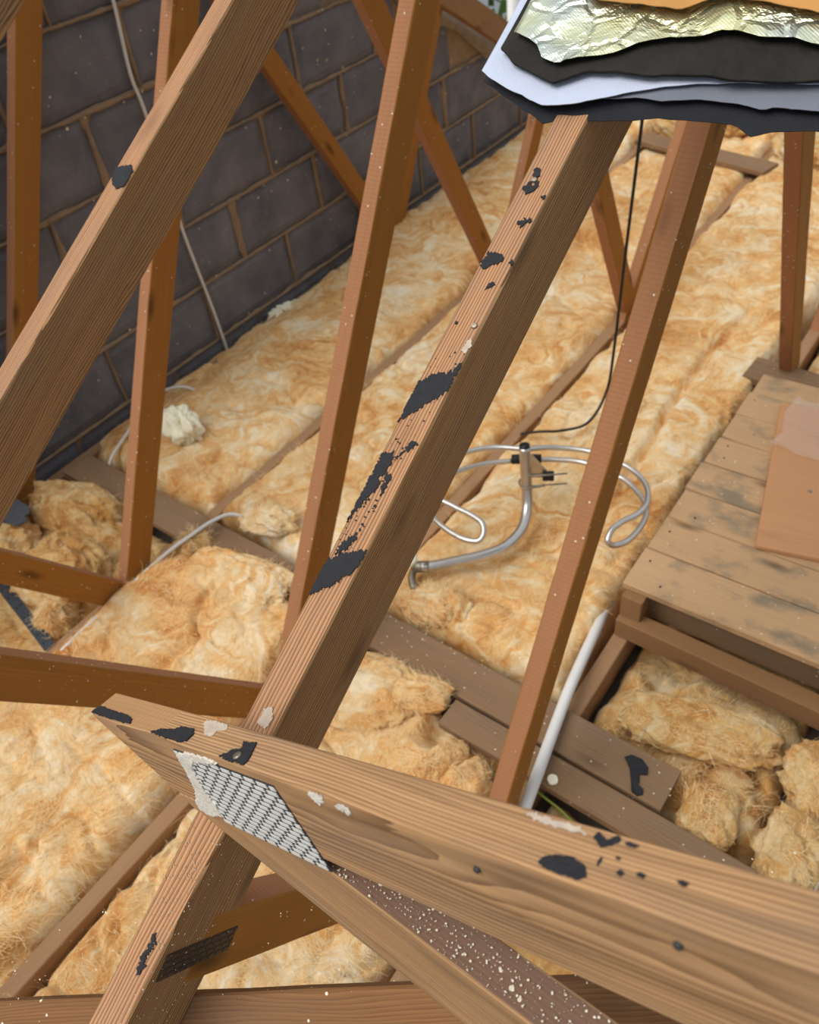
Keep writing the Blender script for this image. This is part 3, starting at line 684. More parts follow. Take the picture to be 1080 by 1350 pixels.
sheet('grey_membrane', 'grey breather membrane peeping out under the white layer at right', 'membrane',
      [(-0.46, 0.850), (-0.444, 0.838), (-0.407, 0.833), (-0.377, 0.835), (-0.355, 0.839), (-0.33, 0.838), (-0.296, 0.844), (-0.255, 0.844), (-0.229, 0.84), (-0.22, 0.844), (-0.181, 0.845)], 0.011, 'felt_g', 2, wave=0.001)
sheet('white_membrane', 'pale blue-white breather membrane with pointed left corner', 'membrane',
      [(-0.544, 0.844), (-0.522, 0.835), (-0.497, 0.827), (-0.473, 0.821), (-0.45, 0.815), (-0.42, 0.82), (-0.386, 0.83), (-0.357, 0.84), (-0.332, 0.847), (-0.304, 0.852), (-0.265, 0.858), (-0.191, 0.865)], 0.015, 'felt_w', 3, wave=0.001, lip=0.003)
sheet('roofing_felt', 'thick black felt sandwiched between the white membrane and the foil', 'membrane',
      [(-0.529, 0.861), (-0.506, 0.847), (-0.485, 0.84), (-0.446, 0.829), (-0.436, 0.834), (-0.416, 0.844), (-0.386, 0.846), (-0.344, 0.845), (-0.292, 0.849), (-0.262, 0.848), (-0.23, 0.852), (-0.19, 0.858)], 0.024, 'felt1', 4, wave=0.0012, thick=0.003, lip=0.005)
sheet('foil_blanket', 'crinkled silver-gold foil blanket, topmost layer at the upper right', 'foil',
      [(-0.518, 0.871), (-0.501, 0.866), (-0.484, 0.86), (-0.469, 0.846), (-0.451, 0.843), (-0.435, 0.846), (-0.414, 0.852), (-0.39, 0.861), (-0.373, 0.87), (-0.342, 0.877), (-0.314, 0.88), (-0.294, 0.885), (-0.27, 0.885), (-0.253, 0.884), (-0.226, 0.885), (-0.202, 0.881)], 0.034, 'foil', 5, wave=0.003, crink=0.0035)
sheet('amber_reflection', 'painted amber film lying over the foil at the top edge', 'reflection',
      [(-0.495, 0.935), (-0.439, 0.898), (-0.387, 0.896), (-0.341, 0.892), (-0.319, 0.903), (-0.3, 0.909), (-0.261, 0.904), (-0.224, 0.898), (-0.209, 0.894)], 0.047, 'amber', 6, wave=0.0015, crink=0.0005, ytop=1.5)  # added sheet that takes the place of the orange reflection in the foil

# ------------------------------------------------------------------ glass wool
def fibres(P, n, seed, parent, lmin=0.015, lmax=0.055, wd=0.0005, lift=0.008):
    """loose curling strands on a wool surface"""
    rr = np.random.RandomState(seed); ny, nx = P.shape[:2]
    iy = rr.randint(3, ny - 3, n); ix = rr.randint(3, nx - 3, n)
    base = P[iy, ix]
    tu = P[iy, np.minimum(ix + 1, nx - 1)] - P[iy, ix - 1]; tv = P[np.minimum(iy + 1, ny - 1), ix] - P[iy - 1, ix]
    nz = np.cross(tu, tv); nz /= np.linalg.norm(nz, axis=1, keepdims=True) + 1e-9
    keep = nz[:, 2] > 0.15; base = base[keep]; nz = nz[keep]; n = len(base)
    tu = tu[keep]; tu /= np.linalg.norm(tu, axis=1, keepdims=True) + 1e-9; tv2 = np.cross(nz, tu)
    ang = 3.2 * fbm(base[:, 0] * 7, base[:, 1] * 7, 2, 77) + rr.randn(n) * 0.5
    L = rr.uniform(lmin, lmax, n); cur = rr.randn(n) * 1.3; S = 5
    V = np.zeros((n, (S + 1) * 2, 3)); pos = base + nz * 0.0008; lift = rr.rand(n) ** 2.5 * lift
    for k in range(S + 1):
        s = k / S; a = ang + cur * s
        d = tu * np.cos(a)[:, None] + tv2 * np.sin(a)[:, None]; sd = tu * -np.sin(a)[:, None] + tv2 * np.cos(a)[:, None]
        h = nz * (lift * math.sin(math.pi * 0.62 * s))[:, None]
        wk = wd * (1 - 0.6 * s)
        V[:, 2 * k] = pos + h - sd * wk; V[:, 2 * k + 1] = pos + h + sd * wk
        pos = pos + d * (L / S)[:, None]
    m = (S + 1) * 2
    q = np.array([[2 * k, 2 * k + 1, 2 * k + 3, 2 * k + 2] for k in range(S)])
    F = (np.arange(n)[:, None, None] * m + q[None]).reshape(-1, 4)
    me = bpy.data.meshes.new('loose_fibres'); me.vertices.add(n * m); me.vertices.foreach_set('co', V.reshape(-1).astype(np.float32))
    me.loops.add(F.size); me.loops.foreach_set('vertex_index', F.reshape(-1).astype(np.int32)); me.polygons.add(len(F)); me.polygons.foreach_set('loop_start', np.arange(0, F.size, 4, dtype=np.int32)); me.update(calc_edges=True)
    o = link('loose_fibres', me, 'fibre', parent); tag(o, None, kind='stuff'); return o

def batt(label, x0, x1, y0, y1, zt, seed, res=0.0075, zb=-0.125, amp=0.020, r=0.055, wob=0.016, fold=0.016, mat='wool', extra=None, nf=3500, sl=0.0):
    nx = int((x1 - x0) / res) + 2; ny = int((y1 - y0) / res) + 2
    X, Y = np.meshgrid(np.linspace(x0, x1, nx), np.linspace(y0, y1, ny))
    ex = np.minimum(X - x0, x1 - X); ey = np.minimum(Y - y0, y1 - Y); e = np.minimum(ex, ey)
    k = np.clip(e / r, 0, 1); prof = np.sqrt(np.clip(1 - (1 - k) ** 2, 0, 1))
    wx = 0.05 * fbm(X * 5, Y * 5, 3, seed + 1); wy = 0.05 * fbm(X * 5 + 9, Y * 5, 3, seed + 2)
    big = fbm((X + wx) * 2.6, (Y + wy) * 2.6, 3, seed + 3)
    mid = fbm((X + 2 * wx) * 10, (Y + 2 * wy) * 7, 4, seed + 4)
    rid = 1 - np.abs(vn((X + 2.4 * wx) * 7, (Y + 2.4 * wy) * 4.2, seed + 5)); rid2 = 1 - np.abs(vn((X + 2 * wx) * 13 + 5, (Y + 2 * wy) * 11, seed + 6))
    fine = fbm(X * 42 + 20 * wx, Y * 42 + 20 * wy, 3, seed + 7)
    h = zt + amp * 1.15 * big + amp * 0.30 * mid - fold * np.clip(rid, 0, 1) ** 9 - fold * 0.45 * np.clip(rid2, 0, 1) ** 7 + 0.0016 * fine
    if extra is not None: h = h + extra(X, Y)
    Z = zb + (h - zb) * prof
    # ragged borders and a little sideways roll so the surface is not a plain height field
    edge = np.exp(-e / 0.05)
    sx = np.where(X - x0 < x1 - X, -1, 1) * (X - x0 != 0)
    bw = wob * fbm(Y * 4.5, X * 0 + seed * 1.7, 3, seed + 8) * 2 + 0.35 * wob * fbm(Y * 22, X * 0 + 5, 3, seed + 9)
    bx = wob * fbm(X * 6, Y * 0 + seed * 1.1, 3, seed + 10) * 1.6
    Xo = X + np.where(ex < ey, np.where(X - x0 < x1 - X, -bw, bw), 0) * edge + 0.012 * fbm(X * 12, Y * 12, 3, seed + 11) * prof
    Yo = Y + np.where(ey <= ex, np.where(Y - y0 < y1 - Y, -bx, bx), 0) * edge + 0.012 * fbm(X * 12 + 5, Y * 12, 3, seed + 12) * prof
    P = np.stack([np.maximum(Xo, XW + 0.015), Yo, Z], -1)
    o = grid_mesh('insulation_batt', P, mat); tag(o, label, 'insulation', 'glass wool batts between the joists')
    if nf: fibres(P, nf, seed, o)
    return o
gro = lambda X, Y, cx, w_, d, a, b: -d * np.exp(-((X - cx) / w_) ** 2) * np.clip((Y - a) / 0.15, 0, 1) * np.clip((b - Y) / 0.15, 0, 1)
bump = lambda X, Y, cx, cy, rx, ry, h: h * np.exp(-((X - cx) / rx) ** 2 - ((Y - cy) / ry) ** 2)
batt('golden wool batt along the block wall beyond the walkboard', -2.292, -1.634, 0.955, 4.60, 0.025, 10, r=0.075, nf=10000,
     extra=lambda X, Y: -0.03 * np.clip((-2.1 - X) / 0.13, 0, 1) * np.clip((2.45 - Y) / 0.4, 0, 1) + bump(X, Y, -2.0, 3.0, 0.25, 0.5, 0.03))
batt('golden wool batt between the second and third joists beyond the walkboard', -1.624, -1.036, 0.955, 4.60, 0.022, 20, nf=10000)
batt('golden wool batt under the loop aerial, creased down its middle', -1.022, -0.455, 0.935, 4.60, 0.026, 30, nf=10000,
     extra=lambda X, Y: gro(X, Y, -0.65 + 0.02 * np.sin(Y * 5), 0.012, 0.035, 1.5, 2.75) + bump(X, Y, -0.8, 1.05, 0.2, 0.12, 0.02))
batt('torn wool batt in the corner by the wall, before the walkboard', -2.20, -1.66, -0.6, 0.835, -0.02, 40, res=0.006, amp=0.035, fold=0.03, wob=0.03, mat='wool_old', nf=3500,
     extra=lambda X, Y: bump(X, Y, -1.92, 0.66, 0.16, 0.16, 0.075) - 0.06 * np.clip((0.5 - Y) / 0.1, 0, 1) * np.clip((X + 1.95) / 0.1, 0, 1))
batt('cream wool batt beside the white floor cable, its far end torn', -1.652, -1.043, -0.9, 0.845, 0.028, 50, res=0.006, amp=0.022, fold=0.024, r=0.075, nf=12000,
     extra=lambda X, Y: bump(X, Y, -1.40, 0.72, 0.16, 0.10, 0.03) + gro(X, Y, -1.33 + 0.15 * (Y - 0.5), 0.02, 0.03, 0.3, 0.75))
batt('golden wool batt running under the crossing of brace and rafter', -1.016, -0.455, -0.9, 0.805, 0.016, 60, res=0.006, amp=0.022, fold=0.03, nf=10000, wob=0.012,
     extra=lambda X, Y: -0.06 * np.clip((X + 0.69) / 0.04, 0, 1) * np.clip((Y - 0.66) / 0.05, 0, 1))
batt('dusty tan wool batt between walkboard and platform', -0.385, 0.02, 0.86, 1.60, -0.035, 70, res=0.006, amp=0.030, fold=0.045, mat='wool_old', wob=0.02, nf=3500, extra=lambda X, Y: -0.025 * np.clip((Y - 1.14) / 0.05, 0, 1))
batt('dusty crumpled wool batt at the right edge below the platform', 0.035, 0.168, 0.70, 1.16, -0.03, 80, res=0.006, amp=0.035, fold=0.05, mat='wool_old', wob=0.02, nf=2500)
batt('wool batt behind the plank platform', -0.385, 0.168, 2.20, 4.60, 0.01, 90, nf=1500)
batt('wool batt glimpsed below the cross truss beside the joist', -0.385, 0.16, -0.9, 0.74, -0.045, 100, nf=800, mat='wool_old')

batt('wool batt beyond the joist at the right edge', 0.232, 0.80, -0.9, 4.60, 0.0, 110, res=0.012, nf=0)
def tuft(label, c, s, rot, seed, mat='wool', rough=0.28, nf=1000, tilt=0.0):
    nu, nv = 110, 70
    A, B = np.meshgrid(np.linspace(0, 2 * np.pi, nu), np.linspace(0.0, np.pi, nv))
    x, y, z = np.sin(B) * np.cos(A), np.sin(B) * np.sin(A), np.cos(B)
    n = rough * fbm(x * 1.6 + z * 1.1 + seed, y * 1.6 - z * 0.9, 4, seed, 0.55) + rough * 0.55 * (0.5 - np.abs(vn(x * 3.1 + z * 2 + seed, y * 3.1 + z, seed + 4))) + 0.09 * fbm(x * 7 + 4 * z + 2 * fbm(x * 3, y * 3 + z * 2, 2, seed), y * 7 - 4 * z, 4, seed + 9, 0.62)
    k = 1 + n
    sg = lambda q, p: np.sign(q) * np.abs(q) ** p
    x = sg(x, 0.8) * k * s[0]; y = sg(y, 0.8) * k * s[1]; z = z * k * s[2]
    cr, sr = math.cos(rot), math.sin(rot); ct, st_ = math.cos(tilt), math.sin(tilt)
    y, z = y * ct - z * st_, y * st_ + z * ct
    P = np.stack([c[0] + x * cr - y * sr, c[1] + x * sr + y * cr, np.maximum(c[2] + z, -0.05)], -1)
    P[:, -1] = P[:, 0]
    o = grid_mesh('wool_tuft', P[::-1], mat); tag(o, label, 'insulation', 'torn glass wool pieces')
    if nf: fibres(P[::-1], nf, seed, o, 0.01, 0.04, lift=0.008)
    return o
tuft('shaggy torn wool clump with wispy tip beside the wall end of the walkboard', (-2.0, 0.735, 0.0), (0.16, 0.085, 0.085), 0.3, 3, 'wool_old')
tuft('rounded wool clump between the wall truss and the second strut', (-1.83, 0.56, 0.0), (0.13, 0.12, 0.075), 0.1, 4, 'wool_old')
tuft('pale wool clump at the left edge above the first strut', (-2.05, 0.52, 0.02), (0.09, 0.10, 0.06), 0.5, 5, 'wool')
tuft('small curly wool clump under the short strut at left', (-1.72, 0.45, -0.02), (0.055, 0.06, 0.05), 0.5, 15, 'wool_old')
tuft('frayed wool scrap tucked against the walkboard by the brown post', (-1.565, 0.83, 0.0), (0.05, 0.05, 0.045), 0.2, 6, 'wool_old')
tuft('loose wool flap with frayed edge overlapping the walkboard', (-1.33, 0.80, 0.045), (0.15, 0.07, 0.03), 0.12, 7, 'wool')
tuft('small curled wool scrap at the cable end on the walkboard', (-1.43, 1.0, 0.03), (0.08, 0.05, 0.035), 0.4, 8, 'wool')
tuft('folded amber wool pad right of the dark rafter, below the walkboard', (-0.86, 0.70, 0.0), (0.13, 0.11, 0.055), 0.3, 9, 'wool', 0.2)
tuft('small amber wool fold against the front edge of the walkboard', (-0.745, 0.755, 0.015), (0.085, 0.045, 0.035), 0.5, 11, 'wool', 0.2)
tuft('narrow wool roll at the end of the shorter walkboard', (-0.60, 0.655, -0.01), (0.035, 0.065, 0.04), -0.3, 12, 'wool', 0.2)
tuft('short wool roll tucked under the shorter walkboard beside the post foot', (-0.53, 0.66, -0.02), (0.035, 0.06, 0.04), -0.3, 13, 'wool', 0.2)
tuft('amber wool bulge behind the walkboard under the aerial foot', (-0.85, 0.995, 0.015), (0.085, 0.055, 0.045), 0.2, 16, 'wool', 0.25)
tuft('dark amber wool heap behind the far board under the foil', (-1.42, 4.2, 0.05), (0.24, 0.18, 0.09), 0.1, 17, 'wool_old', 0.2)
tuft('rumpled amber wool heap at the far eaves right of the foil', (-0.80, 4.1, 0.05), (0.22, 0.24, 0.08), 0.1, 18, 'wool_old', 0.2)
tuft('crumpled dusty wool bundle in front of the platform rail', (-0.18, 1.02, -0.01), (0.16, 0.065, 0.04), 0.25, 21, 'wool_old', 0.3)
tuft('pale dusty wool end beside the sawn walkboard end', (-0.085, 0.86, -0.03), (0.055, 0.075, 0.05), 0.1, 22, 'wool_old', 0.25)
tuft('dusty wool bundle by the white wires at the right edge', (0.075, 0.87, -0.02), (0.06, 0.09, 0.055), 0.1, 23, 'wool_old', 0.35)
tuft('dusty wool bundle against the right end of the platform rail', (0.09, 1.04, -0.02), (0.08, 0.085, 0.055), 0.4, 24, 'wool_old', 0.35)

# ------------------------------------------------------------------ walkboards
def board(label, p0, p1, wdt, th, seed, mat='board', nm='walkboard'):
    o = timber(nm, p0, p1, (0, 0, 1), th, wdt, mat, None, seed=seed, ch=0.002)
    tag(o, label, 'board', 'boards laid over the joists'); return o
b1 = board('long dusty walkboard running from the block wall across the joists', (-2.19, 0.888, 0.003), (-0.163, 0.852, 0.003), 0.103, 0.022, 1)
chips('wood_flakes', (-1.0, 0.83, 0.0146), (1, 0, 0), (0, 1, 0), 0.85, 0.09, 90, 51, None, 0.0006, 0.003).parent = b1
b1.children[0].matrix_parent_inverse = b1.matrix_world.inverted()
b2 = board('shorter reddish-brown walkboard beside the long one, cut end at left', (-0.652, 0.764, 0.003), (0.03, 0.752, 0.003), 0.072, 0.022, 2)
board('grey-brown plank lying under the wool near the far eaves', (-1.62, 3.93, 0.03), (-0.95, 3.78, 0.03), 0.12, 0.022, 3, nm='eaves_plank')
board('small board scrap behind the plank platform', (-0.52, 2.30, 0.03), (0.1, 2.27, 0.03), 0.12, 0.024, 5, nm='offcut_board')
jo = timber('joist', (0.20, 4.5, -0.058), (0.20, -1.2, -0.058), (1, 0, 0), 0.045, 0.096, 'chord', None, seed=8); tag(jo, 'brown ceiling joist at the far right edge beside the wool', 'joist')
# odds and ends on the boards
def scrap_shape():
    pts = [(-0.272, 0.868), (-0.262, 0.879), (-0.240, 0.884), (-0.221, 0.873), (-0.216, 0.856), (-0.230, 0.848), (-0.224, 0.838), (-0.222, 0.825), (-0.210, 0.822), (-0.205, 0.812), (-0.214, 0.803), (-0.228, 0.806), (-0.240, 0.829), (-0.252, 0.850), (-0.264, 0.862)]
    n = len(pts); v = [(x, y, 0.0175 + 0.003 * math.sin(i * 1.9)) for i, (x, y) in enumerate(pts)] + [(x, y, 0.0145) for x, y in pts]
    f = [tuple(range(n))[::-1], tuple(range(n, 2 * n))] + [(i, (i + 1) % n, n + (i + 1) % n, n + i) for i in range(n)]
    tag(pydata('felt_offcut', v, f, 'tar'), 'torn black felt offcut lying on the long walkboard', 'scrap')
scrap_shape()
d = patch('foam_disc', (-0.373, 0.742, 0.016), (1, 0, 0), (0, 1, 0), 0.011, 0.011, 91, 'foam', None, 0.12, 0.005); tag(d, 'small cream disc lying on the shorter walkboard', 'disc')
tag(tube('conduit_pipe', [(-0.53, 1.42, -0.10), (-0.505, 1.30, -0.05), (-0.476, 1.157, 0.008), (-0.447, 0.97, 0.030), (-0.425, 0.85, 0.034), (-0.392, 0.68, 0.034), (-0.35, 0.45, 0.03), (-0.31, 0.2, 0.02)], 0.0125, 'pipe', seg=16), 'white plastic conduit pipe crossing both walkboards', 'pipe')
tag(tube('earth_wire', [(-0.50, 0.70, -0.02), (-0.423, 0.712, 0.0), (-0.373, 0.706, 0.002), (-0.311, 0.697, -0.005), (-0.22, 0.67, -0.03)], 0.0028, 'cable_g'), 'green-yellow wire in front of the shorter walkboard', 'wire')
tag(tube('thin_cable', [(0.155, 1.2, -0.03), (0.145, 0.95, -0.03), (0.13, 0.80, -0.03), (0.12, 0.6, -0.04)], 0.003, 'cable_w'), 'thin white cable in the gap at the right edge', 'cable')
tag(tube('wall_cable', [(XW + 0.012, 1.66, 1.36), (XW + 0.014, 1.641, 1.136), (XW + 0.013, 1.622, 0.95), (XW + 0.013, 1.63, 0.854), (XW + 0.014, 1.636, 0.62), (XW + 0.013, 1.634, 0.433), (XW + 0.014, 1.655, 0.15), (XW + 0.02, 1.661, -0.06), (XW + 0.03, 1.66, -0.11)], 0.0055, 'cable_w', ry=0.0055), 'white cable hanging down the block wall', 'cable')
tag(tube('floor_cable', [(-1.62, 0.15, -0.05), (-1.60, 0.373, 0.0), (-1.60, 0.528, 0.01), (-1.59, 0.685, 0.03), (-1.575, 0.77, 0.045), (-1.557, 0.826, 0.055), (-1.55, 0.90, 0.05), (-1.525, 0.955, 0.045), (-1.47, 0.985, 0.02)], 0.006, 'cable_w'), 'white cable running along a joist and over the walkboard', 'cable')
tag(tube('loop_cable', [(-2.09, 0.93, -0.02), (-2.09, 0.96, 0.02), (-2.135, 1.072, 0.03), (-2.19, 1.183, 0.03), (-2.20, 1.28, 0.035), (-2.15, 1.34, 0.035), (-2.10, 1.37, 0.0)], 0.005, 'cable_w'), 'white cable arching from the wool beside the foam lump', 'cable')
tag(tube('coax_cable', [(-0.81, 2.04, 1.75), (-0.81, 1.985, 1.2), (-0.81, 1.957, 0.885), (-0.81, 1.925, 0.55), (-0.81, 1.90, 0.25), (-0.812, 1.875, 0.12), (-0.825, 1.79, 0.058), (-0.875, 1.715, 0.06), (-0.93, 1.68, 0.06), (-0.985, 1.665, 0.04)], 0.0042, 'cable_b'), 'black coaxial cable hanging from the ridge to the aerial', 'cable')
for (lbl, c, s, sd) in (('lumpy cream foam blob beside the brown post', (-1.965, 1.165, 0.055), (0.052, 0.036, 0.034), 5), ('white foam blob at the foot of the block wall', (-2.235, 1.95, -0.045), (0.030, 0.055, 0.028), 6)):
    nu, nv = 64, 40
    A, B = np.meshgrid(np.linspace(0, 2 * np.pi, nu), np.linspace(0.02, np.pi - 0.02, nv)); x, y, z = np.sin(B) * np.cos(A), np.sin(B) * np.sin(A), np.cos(B)
    k = 1 + 0.7 * np.abs(vn(x * 2.4 + z * 1.5 + sd, y * 2.4 - z, sd)) + 0.6 * np.abs(vn(x * 5 + z * 3, y * 5 - z * 2, sd + 2)) + 0.2 * fbm(x * 3 + sd, y * 3 + z * 2, 3, sd)
    P = np.stack([c[0] + x * k * s[0], c[1] + y * k * s[1], c[2] + z * k * s[2]], -1); P[:, -1] = P[:, 0]
    tag(grid_mesh('foam_blob', P[::-1], 'foam', smooth=True), lbl, 'foam')
# perforated strap and a grey felt scrap in the corner
def strap():
    v = []; f = []; pts = catmull([(-2.02, 0.46, -0.02), (-1.93, 0.436, 0.0), (-1.77, 0.405, 0.0), (-1.645, 0.38, -0.005)], 10)
    t = empty('perforated_strap'); tag(t, 'grey perforated metal strap lying in the wool by the floor cable', 'strap')
    for i, p in enumerate(pts):
        for s in (-0.016, 0.016):
            for h in (0.0008, -0.0008): v.append((p.x, p.y + s, p.z + h))
    for i in range(len(pts) - 1):
        a = i * 4; b = a + 4
        f += [(a, b, b + 2, a + 2), (a + 1, a + 3, b + 3, b + 1), (a, a + 1, b + 1, b), (a + 2, b + 2, b + 3, a + 3)]
    pydata('band', v, f, 'strap', t)
    for i, p in enumerate(pts):
        if i % 3 == 1: 
            for s in (-0.007, 0.007): nail(t, (p.x, p.y + s, p.z), (0, 0, 1), 0.0028, 'blackp', 'hole')
strap()
tag(patch('felt_offcut', (-2.09, 0.60, 0.085), (1, 0.2, 0.1), (-0.2, 1, 0.3), 0.09, 0.04, 95, 'scrapg', None, 0.35, 0.004), 'grey felt offcut at the left edge beside the wall truss', 'scrap')

# ------------------------------------------------------------------ plank platform
def platform():
    t = empty('platform'); tag(t, 'low platform of weathered planks on a timber frame at right', 'platform')
    zt = 0.14; th = 0.02
    ys = [1.203, 1.335, 1.455, 1.572, 1.690, 1.805, 1.922, 2.035, 2.140]
    for i in range(8):
        g = 0.003; yc = (ys[i] + ys[i + 1]) / 2; wdt = ys[i + 1] - ys[i] - g
        x0 = -0.443 + random.uniform(-0.005, 0.005)
        o = timber('plank', (x0, yc, zt - th / 2 + random.uniform(-0.0015, 0.0015)), (0.62, yc + 0.002, zt - th / 2), (0, 0, 1), th, wdt, 'plank', t, seed=20 + i, ch=0.0025)
        for s in ((-0.28, 0.2), (0.1,), (-0.3,), (), (0.25, -0.2), (-0.1,), (0.2,), ())[i]: nail(t, (x0 + 0.05 + random.uniform(-.03, .06), yc + s * wdt, zt + 0.0005), (0, 0, 1), 0.0022, 'blackp')
    timber('rail', (-0.435, 1.185, 0.022), (0.62, 1.165, 0.022), (0, 1, 0), 0.045, 0.06, 'rail', t, seed=31)
    timber('rail', (-0.40, 1.262, 0.045), (0.62, 1.262, 0.045), (0, 1, 0), 0.04, 0.075, 'board', t, seed=32)
    for yb in (1.60, 2.10): timber('bearer', (-0.43, yb, 0.055), (0.62, yb, 0.055), (0, 1, 0), 0.045, 0.125, 'rail', t, seed=int(yb * 10))
    for xc in (-0.41, 0.06, 0.50): timber('post', (xc, 1.205, 0.052), (xc, 1.205, 0.12), (1, 0, 0), 0.05, 0.05, 'rail', t, seed=int(40 + xc * 10))
    chips('wood_flakes', (-0.42, 1.22, zt + 0.0005), (1, 0, 0), (0, 1, 0), 0.6, 0.6, 60, 77, t, 0.0008, 0.003)
platform()
def ply():
    t = empty('plywood_sheet'); tag(t, 'tan plywood offcut lying askew on the plank platform', 'sheet')
    a = math.radians(12.5); ux, uy = Vector((math.cos(a), math.sin(a), 0)), Vector((-math.sin(a), math.cos(a), 0))
    c = Vector((-0.228, 1.45, 0.1465)) + ux * 0.35 + uy * 0.285
    box('panel', c, (0.70, 0.57, 0.012), 'ply', t, a, 0.0012)
    nail(t, (-0.178, 1.69, 0.1526), (0, 0, 1), 0.005, 'rust', 'screw')
ply()
def plastic():
    t = NT('clear_plastic'); t.b.inputs['Base Color'].default_value = (0.95, 0.96, 0.97, 1); t.b.inputs['Roughness'].default_value = 0.22; t.b.inputs['Alpha'].default_value = 0.07
    M['plastic'] = t.m
    n = 40; U, W = np.meshgrid(np.linspace(0, 1, n), np.linspace(0, 1, n))
    X = -0.32 + 0.34 * U + 0.03 * fbm(U * 3, W * 3, 3, 3); Y = 1.80 + 0.22 * W + 0.03 * fbm(U * 3 + 7, W * 3, 3, 4) + 0.05 * U
    Z = 0.160 + 0.022 * np.abs(fbm(U * 5, W * 5, 4, 5))
    o = grid_mesh('plastic_sheet', np.stack([X, Y, Z], -1), 'plastic'); tag(o, 'crumpled clear plastic sheet on the plywood', 'plastic')
    md = o.modifiers.new('thickness', 'SOLIDIFY'); md.thickness = 0.0006
plastic()

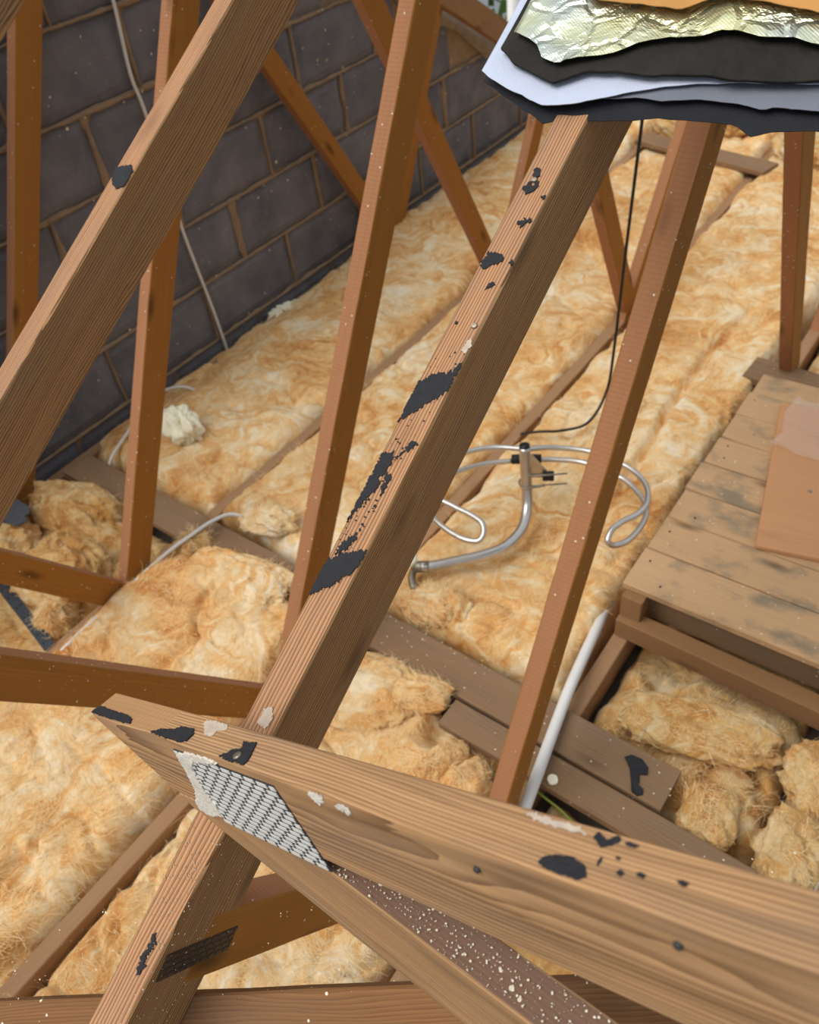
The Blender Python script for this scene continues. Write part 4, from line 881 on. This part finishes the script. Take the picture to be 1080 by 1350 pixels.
# ------------------------------------------------------------------ loop aerial
def aerial():
    t = empty('loop_aerial'); tag(t, 'bent aluminium folded loop aerial lying on the wool', 'aerial')
    upper = [(-0.83, 1.425, 0.222), (-0.904, 1.395, 0.22), (-0.954, 1.35, 0.22), (-0.985, 1.300, 0.218), (-0.995, 1.245, 0.21), (-0.957, 1.19, 0.192), (-0.898, 1.179, 0.19), (-0.844, 1.175, 0.19), (-0.805, 1.167, 0.187), (-0.788, 1.148, 0.175),
             (-0.794, 1.129, 0.162), (-0.832, 1.119, 0.16), (-0.888, 1.126, 0.16), (-0.943, 1.147, 0.16), (-0.98, 1.191, 0.16), (-0.993, 1.257, 0.16), (-0.979, 1.32, 0.16), (-0.935, 1.379, 0.16), (-0.872, 1.430, 0.16)]
    right = [(-0.83, 1.425, 0.222), (-0.78, 1.482, 0.205), (-0.693, 1.519, 0.2), (-0.606, 1.516, 0.2), (-0.549, 1.497, 0.2), (-0.508, 1.462, 0.2), (-0.485, 1.413, 0.2), (-0.489, 1.366, 0.2), (-0.509, 1.325, 0.2), (-0.519, 1.293, 0.195), (-0.517, 1.268, 0.18),
             (-0.505, 1.280, 0.162), (-0.485, 1.31, 0.16), (-0.478, 1.361, 0.16), (-0.485, 1.417, 0.16), (-0.516, 1.462, 0.16), (-0.566, 1.496, 0.16), (-0.608, 1.509, 0.16), (-0.704, 1.514, 0.16), (-0.774, 1.489, 0.16), (-0.812, 1.468, 0.16)]
    tube('loop_rod', upper, 0.0074, 'alu', t, 10); tube('loop_rod', right, 0.0074, 'alu', t, 10)
    tube('mast', [(-0.815, 1.396, 0.255), (-0.806, 1.385, 0.19), (-0.795, 1.372, 0.13), (-0.780, 1.345, 0.09), (-0.765, 1.290, 0.072), (-0.772, 1.222, 0.068), (-0.800, 1.172, 0.068), (-0.84, 1.125, 0.07), (-0.893, 1.064, 0.075), (-0.915, 1.046, 0.078)], 0.0145, 'alu', t, 14)
    tube('end_cap', [(-0.815, 1.396, 0.243), (-0.8165, 1.3975, 0.262)], 0.0138, 'blackp', t, 14, 0)
    tube('dipole_block', [(-0.876, 1.432, 0.162), (-0.842, 1.450, 0.164), (-0.808, 1.470, 0.162)], 0.0135, 'blackp', t, 12, 4)
    tube('coupling', [(-0.900, 1.058, 0.076), (-0.932, 1.035, 0.078)], 0.0155, 'rust', t, 12, 0)
    # bracket: bent sheet triangle with wing bolts
    prism('bracket', [(0, 0), (0.052, -0.075), (0.052, -0.088), (0.004, -0.088)], 0.004, frame((-0.812, 1.408, 0.236), (0.85, 0.52, 0), (-0.52, 0.85, 0)), 'alu', t, 0.001)
    box('clamp_block', (-0.765, 1.432, 0.150), (0.03, 0.022, 0.02), 'blackp', t, 0.5)
    for dz in (0.0, 0.035): tube('clamp_bolt', [(-0.795, 1.372, 0.148 + dz), (-0.71, 1.432, 0.148 + dz)], 0.0022, 'rust', t, 8, 0)
    tube('u_bolt', [(-0.775, 1.425, 0.15), (-0.815, 1.40, 0.15), (-0.82, 1.375, 0.15), (-0.795, 1.36, 0.15), (-0.755, 1.395, 0.15)], 0.0025, 'rust', t, 8, 4)
    tube('wall_clamp', [(-0.938, 1.05, 0.062), (-0.93, 1.02, 0.055), (-0.905, 0.995, 0.048)], 0.010, 'rust', t, 10, 4)
    tube('clamp_knob', [(-0.936, 1.038, 0.080), (-0.944, 1.046, 0.102)], 0.014, 'foam', t, 12, 0)
aerial()

# ------------------------------------------------------------------ outside, a sliver beyond the gable
tag(tube('downpipe', [(-3.3, 5.55, -2.4), (-3.3, 5.55, 0.8)], 0.045, 'pipe', smooth=0, seg=16), 'white downpipe outside beyond the gable top', 'pipe')
def hedge():
    rr = random.Random(5); v = []; f = []
    t = empty('hedge'); tag(t, 'green hedge outside beyond the gable top', 'hedge')
    for i in range(2600):
        c = Vector((rr.uniform(-7, -3.6), rr.uniform(6.2, 7.6), rr.uniform(-2.4, 0.6))); a = Vector((rr.gauss(0, 1), rr.gauss(0, 1), rr.gauss(0, 1))).normalized(); b = a.orthogonal().normalized(); s = rr.uniform(0.05, 0.1); k = len(v)
        v += [c - a * s, c + b * s * 0.5, c + a * s, c - b * s * 0.5]; f.append((k, k + 1, k + 2, k + 3))
    tag(pydata('leaves', v, f, 'leaf', t), None, kind='stuff')
    for k in range(5): timber('stem', (-6.6 + k * 0.65, 6.9, -2.4), (-6.5 + k * 0.65, 6.95, 0.3), (1, 0, 0), 0.06, 0.06, 'brace', t, seed=k)
hedge()
gr = pydata('ground', [(-14, -6, -2.45), (6, -6, -2.45), (6, 14, -2.45), (-14, 14, -2.45)], [(0, 1, 2, 3)], 'parge'); tag(gr, 'paved ground far below outside the roof', kind='structure')
